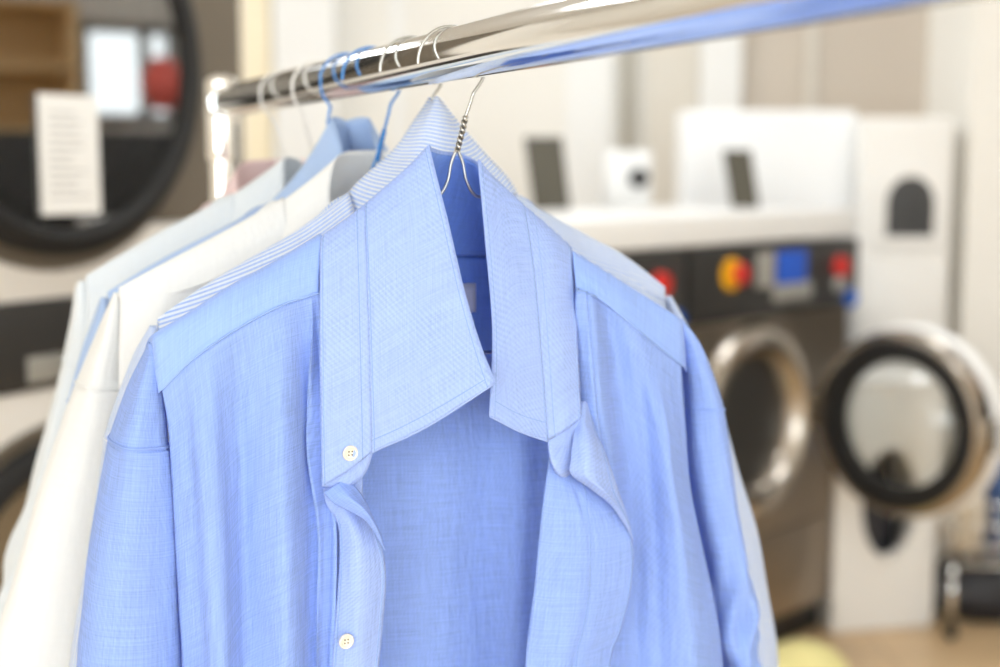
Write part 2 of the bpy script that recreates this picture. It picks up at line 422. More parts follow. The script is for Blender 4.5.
# local: x = udir, y = adir
LEN = T_END + 1.45
tube('rail', [(0, 0.006 - (LEN + .006) * f, RZ) for f in [0, .0002, .0004] + list(np.linspace(.01, .99, 30)) + [.9996, .9998, 1]], RR, M['chrome'], rack, 96)
for yy, nm in ((0.028, 'post'), (-LEN - .028, 'post')):
    lathe(nm, [(0.0, 0.09), (.021, 0.09), (.0215, RZ - .06), (.0215, RZ - .055), (.0, RZ - .05)], M['chrome'], rack, 'Z', (0, yy, 0), 40)
    lathe('post_cap', [(0, RZ - .085), (.025, RZ - .085), (.0262, RZ - .08), (.0262, RZ + .028), (.024, RZ + .036), (.014, RZ + .041), (0, RZ + .042)], M['chrome'], rack, 'Z', (0, yy, 0), 40)
    sgn = -1 if yy > 0 else 1
    lathe('rail_collar', [(RR + .0005, 0), (RR + .003, 0), (RR + .003, sgn * .012), (RR + .0005, sgn * .012)], M['chrome'], rack, 'Y', (0, yy + sgn * .028, RZ), 48, True)
    tube('foot_bar', [(-.28, yy, .085), (0, yy, .085), (.28, yy, .085)], .018, M['chrome'], rack, 20)
    for s in (-1, 1):
        w = lathe('caster', [(0, -.012), (.026, -.012), (.03, -.006), (.03, .006), (.026, .012), (0, .012)], M['rubber'], rack, 'X', (s * .26, yy, .03), 28)
        box('caster_fork', (s * .26 - .018, s * .26 + .018, yy - .012, yy + .012, .028, .075), M['steel'], w, .003)

# ------------------------------------------------------------------ hangers
def make_hanger(k, fr, mat, neck_px, tipL, tipR, label, flip=False, twist=(0.6, 1.0), fork=None, hookR=.0305, name='wire_hanger', rw=.0014, arms=None, a0=184, group='wire hangers hooked over the rail', lean=0.0):
    o = fr.o
    root = empty(name, (o[0], o[1], 0.0), AZ, label, 'hanger', group)
    zt = RZ + RR + rw
    neck = fr.L(*neck_px); neck[2] += o[2]
    base = neck[2]; root.location[2] = 0
    # root at hanger's lower bar
    bar = min(tipL[2], tipR[2]) + o[2] - .004
    root.location[2] = bar
    s = -1 if flip else 1
    cz = zt - hookR
    hook = []
    for a in np.linspace(math.radians(a0), math.radians(5), 26):
        hook.append((s * hookR * math.cos(a), lean * math.sin(a), cz + hookR * math.sin(a) - bar))
    p1 = np.array([s * hookR * .985, 0, cz - .004 - bar])
    tz = neck[2] + .030 - bar
    e = np.array([neck[0] + s * .008, neck[1], tz]); p1 = np.array([s * hookR * .93, 0, cz - .011 - bar]); c_ = p1 + np.array([-s * .0085, 0, -.013])
    shaft = [p1] + [c_ * (1 - f) + e * f for f in (0, .35, .7, 1.0)]
    tube('hook', sm(hook[:-1] + [tuple(p) for p in shaft], 4), rw, mat, root, 10)
    # twisted neck
    nb = neck[2] - bar
    pth = []
    for ph in (0, PI):
        q = []
        for i in range(61):
            f = i / 60; z = tz * (1 - f) + nb * f; a = ph + f * 2 * PI * 3.2
            x = neck[0] + s * .008 * (1 - f)
            q.append((x + rw * 1.05 * math.cos(a), neck[1] + rw * 1.05 * math.sin(a), z))
        pth.append(q)
    # tail wrap end + twist
    tubes('twisted_neck', pth, rw, mat, root, 8)
    # arms and lower bar
    tl = np.array([tipL[0], tipL[1], tipL[2] + o[2] - bar]); tr = np.array([tipR[0], tipR[1], tipR[2] + o[2] - bar])
    n0 = np.array([neck[0], neck[1], nb])
    ar = arms
    def arm(tip, sg):
        pts = [n0 + np.array([sg * .001, 0, .001]), n0 + np.array([sg * .0055, 0, -.010])]
        pts += [n0 + np.array([sg * .0085, 0, -.024]), n0 + np.array([sg * .0155, 0, -.036])]
        a = n0 + np.array([sg * .030, 0, -.043]); pts.append(a)
        for f in (.3, .65, .93): pts.append(a * (1 - f) + tip * f)
        return pts
    L = arm(tl, -1); R = arm(tr, 1)
    L += [tl + np.array([-.004, 0, -.006]), tl + np.array([.006, 0, -.012])]
    R += [tr + np.array([.004, 0, -.006]), tr + np.array([-.006, 0, -.012])]
    path = L[::1] + [(tl * .5 + tr * .5) + np.array([0, 0, -.014])] + R[::-1]
    tube('hanger_frame', sm(path, 8), rw, mat, root, 8)
    return root

# ------------------------------------------------------------------ FRONT SHIRT
t1 = rail_at(452)
F1 = Frame(t1)
L1 = F1.L
HEM = 1180
s1 = empty('dress_shirt', F1.o, AZ, 'mid blue chambray dress shirt at the front of the rail, collar popped open and undone', 'shirt')

def gsum(items):
    """vertical folds: (centre_top, centre_bottom, width, height, start) in patch fractions"""
    def f(a, b, U, V):
        d = np.zeros_like(a)
        for ct, cb, w, h, st in items:
            c = ct + (cb - ct) * b
            d = d + h * np.exp(-((a - c) / w) ** 2) * np.clip((b - st) / .12, 0, 1)
        return d
    return f
def seam(name, pts, mat, parent, r=.0006, off=.0004):
    p = sm(pts, 14); p = p.copy(); p[:, 1] -= off
    return tube(name, p, r, mat, parent, 6)
def seam_surf(name, S, path, mat, parent, r=.0005, side=1.0, off=0.0007, n=120):
    """stitch line following surface S at fractional coords path [(row, col), ...]"""
    P = sm(np.asarray(path, float), max(2, n // max(1, len(path) - 1)))
    nr, nc = S.shape[:2]
    gu = np.gradient(S, axis=1); gv = np.gradient(S, axis=0); nn = np.cross(gu, gv); nn /= np.linalg.norm(nn, axis=2)[..., None] + 1e-12
    def samp(A, r_, c_):
        r_ = min(max(r_, 0), 1) * (nr - 1); c_ = min(max(c_, 0), 1) * (nc - 1)
        i, j = min(int(r_), nr - 2), min(int(c_), nc - 2); f, g = r_ - i, c_ - j
        return (A[i, j] * (1 - f) + A[i + 1, j] * f) * (1 - g) + (A[i, j + 1] * (1 - f) + A[i + 1, j + 1] * f) * g
    pts = []
    for r_, c_ in P:
        p = samp(S, r_, c_); n_ = samp(nn, r_, c_)
        if n_[1] > 0: n_ = -n_
        pts.append(p + n_ * off * side)
    return tube(name, pts, r, mat, parent, 6)

# yokes (double layer over the shoulders)
def yoke_left_rows():
    seamr = [(319, 293, .024), (280, 306, .026), (235, 330, .025), (195, 358, .02), (162, 390, .008), (160, 393, -.004)]
    mid = [(320, 262, .018), (279, 282, .021), (233, 308, .020), (193, 335, .015), (159, 364, .004), (154, 368, -.010)]
    rid = [(322, 236, .004), (279, 262, .006), (232, 288, .006), (192, 314, .004), (157, 336, -.002), (150, 344, -.018)]
    R = F1.rows([seamr, mid, rid])
    b1 = [p + np.array([0, .022, -.004]) for p in R[2]]
    b2 = [p + np.array([0, .042, -.03]) for p in R[2]]
    b3 = [p + np.array([0, .050, -.08]) for p in R[2]]
    return R + [b1, b2, b3]
YL, YLS = patch('yoke', yoke_left_rows(), M['s1_yoke'], s1, (8, 12), None, .0009)
def yoke_right_rows():
    seamr = [(576, 288, .022), (600, 300, .026), (628, 322, .024), (656, 345, .016), (681, 365, .004), (686, 372, -.012)]
    mid = [(574, 268, .016), (600, 282, .020), (630, 302, .018), (657, 324, .012), (680, 342, .002), (686, 350, -.014)]
    rid = [(571, 250, .002), (600, 268, .004), (630, 287, .004), (655, 303, .003), (677, 317, -.002), (683, 323, -.016)]
    R = F1.rows([seamr, mid, rid])
    b1 = [p + np.array([0, .022, -.004]) for p in R[2]]
    b2 = [p + np.array([0, .042, -.03]) for p in R[2]]
    b3 = [p + np.array([0, .050, -.08]) for p in R[2]]
    return R + [b1, b2, b3]
YR, YRS = patch('yoke', yoke_right_rows(), M['s1_yoke'], s1, (8, 12), None, .0009)
# back yoke seen inside the neck opening
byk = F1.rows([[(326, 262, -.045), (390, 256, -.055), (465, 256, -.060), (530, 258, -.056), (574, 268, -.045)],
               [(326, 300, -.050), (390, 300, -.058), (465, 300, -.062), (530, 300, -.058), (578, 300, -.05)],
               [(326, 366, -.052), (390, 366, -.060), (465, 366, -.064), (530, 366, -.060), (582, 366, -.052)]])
patch('inner_yoke', byk, M['s1_inner_shade'], s1, (10, 10), None, .0016)  # neck-interior shade is painted in as a deeper blue
# back panel
bp = F1.rows([[(160, 350, -.045), (250, 350, -.055), (340, 350, -.06), (425, 350, -.064), (500, 350, -.064), (560, 350, -.06), (620, 350, -.055), (682, 350, -.045)],
              [(172, 450, -.05), (250, 450, -.06), (340, 450, -.062), (425, 450, -.06), (500, 450, -.066), (560, 450, -.06), (620, 450, -.055), (690, 450, -.045)],
              [(176, 560, -.05), (250, 560, -.065), (340, 560, -.06), (425, 560, -.055), (500, 560, -.07), (560, 560, -.06), (620, 560, -.055), (704, 560, -.045)],
              [(182, 680, -.05), (250, 680, -.066), (340, 680, -.06), (425, 680, -.05), (500, 680, -.068), (560, 680, -.06), (620, 680, -.06), (720, 680, -.045)],
              [(170, 900, -.05), (250, 900, -.066), (340, 900, -.06), (425, 900, -.045), (500, 900, -.068), (560, 900, -.06), (640, 900, -.06), (740, 900, -.045)],
              [(160, HEM, -.05), (250, HEM + 30, -.066), (340, HEM + 50, -.06), (425, HEM + 60, -.045), (500, HEM + 60, -.068), (560, HEM + 50, -.06), (640, HEM + 30, -.06), (750, HEM, -.045)]])
for r_ in bp[1:]:
    for j_ in range(1, 7): r_[j_][1] = .036 + (r_[j_][1] - .06) * .8
patch('back_panel', bp, M['s1_body'], s1, (12, 14), gsum([(.60, .57, .03, -.006, .0), (.52, .51, .05, .004, .1)]))

# left front panel
fl = F1.rows([
    [(162, 390, .008), (195, 358, .020), (235, 330, .025), (280, 306, .026), (303, 298, .024), (320, 293, .024)],
    [(168, 425, .006), (200, 405, .026), (238, 390, .022), (280, 380, .034), (306, 376, .020), (321, 372, .026)],
    [(171, 470, .004), (205, 465, .032), (242, 460, .020), (282, 455, .040), (309, 450, .018), (323, 452, .030)],
    [(175, 540, .004), (210, 540, .036), (245, 540, .020), (285, 535, .044), (312, 530, .020), (336, 520, .030)],
    [(179, 610, .004), (214, 610, .038), (248, 610, .022), (287, 605, .046), (312, 605, .022), (336, 600, .032)],
    [(182, 680, .004), (217, 680, .040), (250, 680, .024), (288, 680, .046), (312, 680, .024), (333, 680, .032)],
    [(180, 900, .004), (222, 900, .042), (255, 900, .024), (288, 900, .046), (312, 900, .026), (328, 900, .032)],
    [(176, HEM, .004), (226, HEM + 20, .042), (258, HEM + 35, .024), (290, HEM + 45, .046), (310, HEM + 50, .028), (325, HEM + 50, .032)]])
FL, FLS = patch('front_panel', fl, M['s1_body'], s1, (14, 16),
                gsum([(.10, .10, .05, .004, .05), (.27, .23, .045, -.003, .04), (.42, .36, .035, .0025, .02), (.89, .85, .016, -.010, .0), (.95, .92, .02, .005, .0)]))
seam_surf('seam', FLS, [(0, 0), (0, .2), (0, .4), (0, .6), (0, .8), (0, 1)], M['s1_thread'], FL, .0009)
# left placket
pl = F1.rows([
    [(323, 488, .030), (340, 484, .031), (362, 472, .031)],
    [(326, 503, .030), (344, 506, .036), (364, 504, .030)],
    [(338, 524, .031), (354, 528, .042), (377, 534, .034)],
    [(340, 555, .032), (360, 555, .046), (385, 565, .037)],
    [(338, 590, .032), (360, 590, .045), (385, 595, .037)],
    [(334, 640, .032), (357, 640, .044), (381, 640, .037)],
    [(331, 700, .032), (354, 700, .044), (377, 700, .037)],
    [(328, 900, .032), (350, 900, .044), (372, 900, .037)],
    [(325, HEM + 50, .032), (346, HEM + 50, .044), (368, HEM + 50, .037)]])
PLK, PLS = patch('placket', pl, M['s1_collar'], s1, (12, 14), None, .0014)
seam_surf('seam', PLS, [(.12, .90), (.25, .93), (.5, .93), (1, .93)], M['s1_thread'], PLK, .0005)
seam_surf('seam', PLS, [(.20, .10), (.35, .07), (.5, .07), (1, .07)], M['s1_thread'], PLK, .0005)

fq = F1.rows([
    [(324, 492, .036), (334, 486, .041), (346, 478, .037)],
    [(334, 503, .044), (348, 497, .052), (361, 494, .041)],
    [(352, 512, .050), (362, 508, .055), (372, 516, .046)],
    [(368, 523, .051), (374, 524, .053), (380, 533, .046)],
    [(383, 547, .046), (384, 548, .046), (385, 550, .044)]])
FQ, FQS = patch('placket_flap', fq, M['s1_body'], s1, (10, 10), None, .0010)
# right front panel under the turned-back edge
frp = F1.rows([
    [(576, 288, .022), (588, 293, .032), (602, 301, .022), (630, 323, .024), (656, 345, .016), (681, 365, .004)],
    [(577, 350, .010), (592, 345, .036), (612, 345, .014), (636, 362, .022), (660, 380, .018), (683, 395, .003)],
    [(578, 410, .008), (598, 405, .038), (618, 405, .010), (642, 410, .016), (666, 425, .024), (686, 435, .002)],
    [(575, 470, .008), (606, 470, .030), (626, 470, .006), (648, 475, .012), (672, 480, .026), (690, 485, .0)],
    [(560, 540, .010), (606, 540, .014), (634, 540, .002), (654, 540, .012), (682, 540, .028), (702, 545, .0)],
    [(550, 610, .012), (600, 610, .012), (632, 610, .0), (656, 610, .014), (690, 610, .030), (716, 610, .0)],
    [(540, 680, .012), (600, 680, .012), (634, 680, .0), (660, 680, .016), (698, 680, .032), (724, 680, .0)],
    [(530, 900, .012), (590, 900, .020), (634, 900, .0), (670, 900, .02), (706, 900, .032), (736, 900, .0)],
    [(525, HEM + 50, .012), (590, HEM + 45, .02), (640, HEM + 35, .0), (676, HEM + 20, .02), (714, HEM + 10, .032), (746, HEM, .0)]])
FR, FRS = patch('front_panel', frp, M['s1_body'], s1, (12, 14), gsum([(.62, .60, .06, .003, .1), (.80, .76, .04, -.002, .15), (.20, .22, .035, .006, -.1), (.08, .1, .03, -.006, -.1)]))
seam_surf('seam', FRS, [(0, 0), (0, .25), (0, .5), (0, .75), (0, 1)], M['s1_thread'], FR, .0009)
# turned-back front edge (lapel)
lp = F1.rows([
    [(551, 446, .038), (561, 452, .036), (573, 470, .036)],
    [(547, 476, .042), (566, 480, .046), (592, 487, .044)],
    [(543, 505, .044), (575, 505, .052), (613, 505, .046)],
    [(539, 540, .045), (584, 540, .056), (632, 540, .046)],
    [(535, 585, .046), (583, 585, .058), (631, 588, .044)],
    [(530, 630, .046), (576, 630, .058), (621, 630, .042)],
    [(525, 680, .046), (568, 680, .056), (609, 680, .04)],
    [(520, 900, .046), (560, 900, .054), (600, 900, .04)],
    [(518, HEM + 50, .046), (555, HEM + 50, .054), (592, HEM + 50, .04)]])
LP, LPS = patch('front_facing', lp, M['s1_body'], s1, (12, 20), gsum([(.25, .3, .06, .0015, .1), (.62, .55, .05, .0015, .1)]), .0010)
seam_surf('seam', LPS, [(.10, .86), (.25, .66), (.4, .56), (.55, .58), (1, .6)], M['s1_thread'], LP, .0005)
seam_surf('seam', LPS, [(.26, .965), (.4, .975), (.55, .975), (1, .975)], M['s1_thread'], LP, .0004)
# joining return from the fold line back to the panel
rt = F1.rows([[(551, 446, .038), (560, 446, .022), (575, 440, .009)], [(543, 505, .044), (552, 505, .024), (568, 505, .009)],
              [(535, 585, .046), (543, 585, .026), (553, 585, .012)], [(525, 680, .046), (532, 680, .026), (541, 680, .012)],
              [(520, 900, .046), (525, 900, .028), (531, 900, .012)], [(518, HEM + 50, .046), (522, HEM + 50, .028), (526, HEM + 50, .012)]])
patch('front_fold', rt, M['s1_body'], s1, (10, 6))
# curled flap at the top of that edge
fp = F1.rows([
    [(579, 402, .030), (584, 401, .033), (589, 405, .028)],
    [(576, 424, .042), (585, 422, .046), (595, 430, .037)],
    [(573, 440, .050), (588, 436, .058), (603, 448, .046)],
    [(571, 458, .056), (590, 458, .066), (612, 472, .050)],
    [(571, 474, .058), (592, 478, .068), (619, 493, .052)],
    [(590, 488, .060), (605, 492, .066), (625, 510, .053)],
    [(612, 506, .058), (620, 510, .060), (630, 527, .052)],
    [(630, 533, .050), (631, 535, .050), (633, 541, .048)]])
FP, FPS = patch('facing_flap', fp, M['s1_collar'], s1, (10, 12), None, .0010)
seam_surf('seam', FPS, [(.02, .90), (.3, .90), (.6, .86), (.9, .8)], M['s1_thread'], FP, .0004)

# collar: stand and leaf, swept round the neck (left front end -> back -> right front end)
NK = [(322, 487, .036), (321, 420, .036), (320, 350, .034), (320, 290, .028), (322, 237, .004), (338, 248, -.03), (395, 254, -.052), (465, 256, -.060),
      (530, 254, -.054), (565, 256, -.03), (571, 249, .002), (575, 300, .020), (578, 360, .032), (581, 418, .042)]
SM_ = [(372, 452, .050), (371, 400, .050), (369, 330, .044), (367, 262, .034), (366, 205, .008), (376, 222, -.026), (410, 230, -.044), (463, 224, -.050),
       (500, 228, -.044), (520, 226, -.024), (524, 207, .006), (534, 272, .028), (541, 350, .040), (548, 441, .048)]
LM = [(428, 426, .060), (424, 366, .058), (416, 300, .050), (404, 236, .038), (399, 176, .012), (405, 195, -.018), (428, 200, -.032), (460, 192, -.038),
      (486, 200, -.034), (500, 205, -.016), (499, 184, .008), (508, 258, .032), (514, 344, .046), (519, 431, .054)]
FE = [(495, 383, .072), (480, 345, .064), (464, 292, .056), (448, 224, .044), (430, 152, .018), (432, 149, .004), (443, 152, -.012), (460, 154, -.020),
      (473, 160, -.016), (479, 164, -.004), (479, 166, .012), (486, 242, .034), (493, 330, .048), (490, 416, .058)]
std = F1.rows([NK, SM_]); leaf = F1.rows([SM_, LM, FE])
# mid row for the stand for a slight bulge
mid = [0.5 * (a + b) + np.array([0, -.003 if i < 5 or i > 9 else .002, 0]) for i, (a, b) in enumerate(zip(*std))]
ST, STS = patch('collar_stand', [std[0], mid, std[1]], M['s1_collar'], s1, (8, 16), None, .0016)
LF, LFS = patch('collar_leaf', leaf, M['s1_collar'], s1, (14, 16), lambda a, b, U, V: .0012 * np.sin(a * 40 + b * 3) * b * (1 - b) * 2, .0018)
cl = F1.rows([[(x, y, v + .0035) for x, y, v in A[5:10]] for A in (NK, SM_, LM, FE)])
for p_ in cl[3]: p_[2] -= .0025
patch('collar_shade_patch', cl, M['s1_inner_shade'], s1, (8, 10), None, .0006)  # added patch: painted shade over the inside back of the collar
# rounded stand ends
def stand_end(pts, c):
    P = [L1(*p) for p in pts]; cc = L1(*c)
    rows = [[cc * (1 - f) + p * f for p in sm(P, 6)] for f in (0.0, .5, 1.0)]
    return patch('stand_end', rows, M['s1_collar'], s1, (3, 1), None, .0016)
stand_end([(322, 486, .0362), (338, 488, .038), (354, 483, .041), (366, 472, .045), (373, 452, .0502)], (346, 464, .0435))
stand_end([(548, 441, .0482), (550, 458, .050), (556, 472, .051), (566, 477, .050), (575, 462, .047), (581, 418, .0422)], (564.5, 429, .0455))
# stitching on collar
for c in (.015, ):
    pass
def cstitch(S, parent, col0, col1, rowf, r=.00045):
    seam_surf('stitching', S, [(rowf, col0 + (col1 - col0) * i / 10) for i in range(11)], M['s1_thread'], parent, r)
cstitch(LFS, LF, .0, .34, .945); cstitch(LFS, LF, .70, 1.0, .93)
cstitch(LFS, LF, .0, .32, .02, .0005); cstitch(LFS, LF, .72, 1.0, .03, .0005)
cstitch(STS, ST, .0, .32, .80); cstitch(STS, ST, .0, .30, .06); cstitch(STS, ST, .74, 1.0, .82); cstitch(STS, ST, .76, 1.0, .08)
seam_surf('stitching', LFS, [(.0, .018), (.25, .016), (.5, .016), (.75, .016), (.95, .016)], M['s1_thread'], LF, .00045)
seam_surf('stitching', LFS, [(.05, .985), (.25, .985), (.5, .985), (.75, .985), (.93, .985)], M['s1_thread'], LF, .00045)
seam_surf('seam', LFS, [(0, .44), (0, .5), (0, .54), (0, .6)], M['s1_thread'], LF, .0008, off=.0012)
# edge piping of the leaf ends (thick turned edge)
def edge_roll(S, row, parent, col=None, r=.0011):
    if col is None: pts = S[row]
    else: pts = S[:, col]
    tube('turned_edge', pts[::2], r, M['s1_collar'], parent, 8)
edge_roll(LFS, None, LF, 0); edge_roll(LFS, None, LF, -1)
tube('turned_edge', LFS[-1][::2], .0009, M['s1_collar'], LF, 8)

# buttons
def button(parent, px, py, v, r=.0066):
    c = L1(px, py, v); bm = bmesh.new()
    prof = [(0, -.0008), (r * .62, -.0010), (r * .72, -.0022), (r * .9, -.0024), (r, -.0014), (r, .0), (r * .9, .0008), (0, .0008)]
    add_lathe(bm, prof, 'Y', (0, 0, 0), 40)
    o = bm_obj('button', bm, M['button'], parent, True, 50); o.location = c; o.rotation_euler = (math.radians(6), 0, math.radians(8))
    for dx, dz in ((-1, -1), (1, -1), (-1, 1), (1, 1)):
        h = lathe('thread_hole', [(0, -.0013), (.0007, -.0013), (.0007, -.0004), (0, -.0004)], M['taupe'], o, 'Y', (dx * r * .22, 0, dz * r * .22), 10)
    return o
button(ST, 350, 453, .0475); button(PLK, 346, 641, .0455)
for py_ in (820, 990): button(PLK, 344, py_, .0445)
# neck label
lb = F1.rows([[(452, 284, -.0585), (476, 283, -.0580)], [(452, 313, -.0600), (476, 312, -.0595)]])
LBL, LBS = patch('neck_label', lb, fabric('label_cloth', srgb(206, 214, 236), slub=.03, transl=.1), s1, (4, 6), None, .0005)
tube('label_border', [L1(453, 286, -.0575), L1(474, 285.5, -.0570), L1(474, 311, -.0585), L1(453, 311.5, -.0585)], .0003, M['thread'], LBL, 5)
lb2 = F1.rows([[(462, 320, -.0600), (474, 320, -.0598)], [(462, 340, -.0610), (474, 340, -.0608)]])
patch('care_label', lb2, fabric('care_label_cloth', srgb(150, 170, 215), slub=.03, transl=.1), s1, (3, 3), None, .0005)

# sleeves as tapering tubes given by the left and right edge seen in the photo
def ring(fr, y, xl, xr, vc, vh, K=48, yr=None, sk=0.0):
    a = fr.L(xl, y, vc); b = fr.L(xr, y if yr is None else yr, vc); c = (a + b) / 2; h = (b - a) / 2
    out = []
    for k in range(K):
        th = 2 * PI * k / K; cs, sn = math.cos(th), math.sin(th)
        cs = math.copysign(abs(cs) ** .8, cs); sn = math.copysign(abs(sn) ** .8, sn)
        out.append(c + h * cs + np.array([0, -vh * sn, sk * sn]))
    return out
def sleeve_disp(seed, amp):
    r = np.random.RandomState(seed); ph = r.rand(6) * 6.28
    def f(a, b):
        d = 0
        for i, (fr_, k) in enumerate(((1, 2.0), (2, 3.1), (3, -2.3), (5, 4.0))):
            d = d + amp / (1 + .5 * i) * np.sin(2 * PI * (fr_ * a + .15 * k * b) + ph[i])
        d = d + amp * .7 * np.sin(2 * PI * (2 * a + 2.5 * b) + ph[4]) * np.clip(b * 2 - .3, 0, 1)
        if seed == 5: d = d + .0055 * np.sin(2 * PI * (2 * a + 7 * b)) * np.exp(-((b - .64) / .07) ** 2) + .003 * np.sin(2 * PI * (5 * a - 11 * b)) * np.exp(-((b - .62) / .09) ** 2)
        return d * np.clip(b * 5 - .3, 0, 1)
    return f
def sleeve(fr, rings, mats, parent, seed=1, amp=.003, cuff=True, K=48):
    R = [ring(fr, *r, K=K) for r in rings]
    # continue below the frame to a cuff
    base = np.array(R[-1]); c = base.mean(0)
    for dz, k in ((-.10, .95), (-.22, .80), (-.30, .72)):
        R.append([(p - c) * k + c + np.array([0, 0, dz]) for p in base])
    o, S = loft_rings('sleeve', R, mats, parent, 10, sleeve_disp(seed, amp))
    if cuff:
        b2 = np.array(R[-1]); c2 = b2.mean(0)
        loft_rings('cuff', [[(p - c2) * k + c2 + np.array([0, 0, dz]) for p in b2] for dz, k in ((.002, .96), (-.03, .98), (-.065, .97))], mats, parent, 4)
    return o, S
SL, SLS = sleeve(F1, [(343, 149, 155, -.012, .003), (362, 141, 160, -.02, .018), (392, 128, 165, -.024, .028), (441, 111, 169, -.026, .036),
                      (452, 109, 170, -.026, .038), (530, 97, 174, -.028, .042), (600, 88, 178, -.03, .044), (680, 79, 183, -.03, .046)], M['s1_body'], s1, 3, .0028)
SRR, SRS = sleeve(F1, [(319, 676, 682, -.010, .003), (342, 680, 695, -.018, .016), (372, 682, 704, -.022, .024), (406, 684, 711, -.024, .030),
                       (451, 686, 718, -.026, .034), (510, 694, 727, -.028, .036), (573, 706, 737, -.028, .038), (640, 716, 744, -.028, .040), (690, 722, 750, -.028, .042)], M['s1_body'], s1, 5, .0028)
def ring_seam(S, row, parent, mat, r=.0010):
    pts = list(S[row]) + [S[row][0]]; c = np.mean(pts, 0)
    tube('sleeve_seam', [p + (p - c) / (np.linalg.norm(p - c) + 1e-9) * .0008 for p in pts], r, mat, parent, 6)
ring_seam(SLS, 30, SL, M['s1_body'], .0013); ring_seam(SRS, 30, SRR, M['s1_body'], .0011)
# hanger
make_hanger(0, F1, M['wire'], (457, 152, -.004), L1(184, 352, 0), L1(656, 328, 0), 'silver wire hanger with a twisted neck inside the front blue shirt')

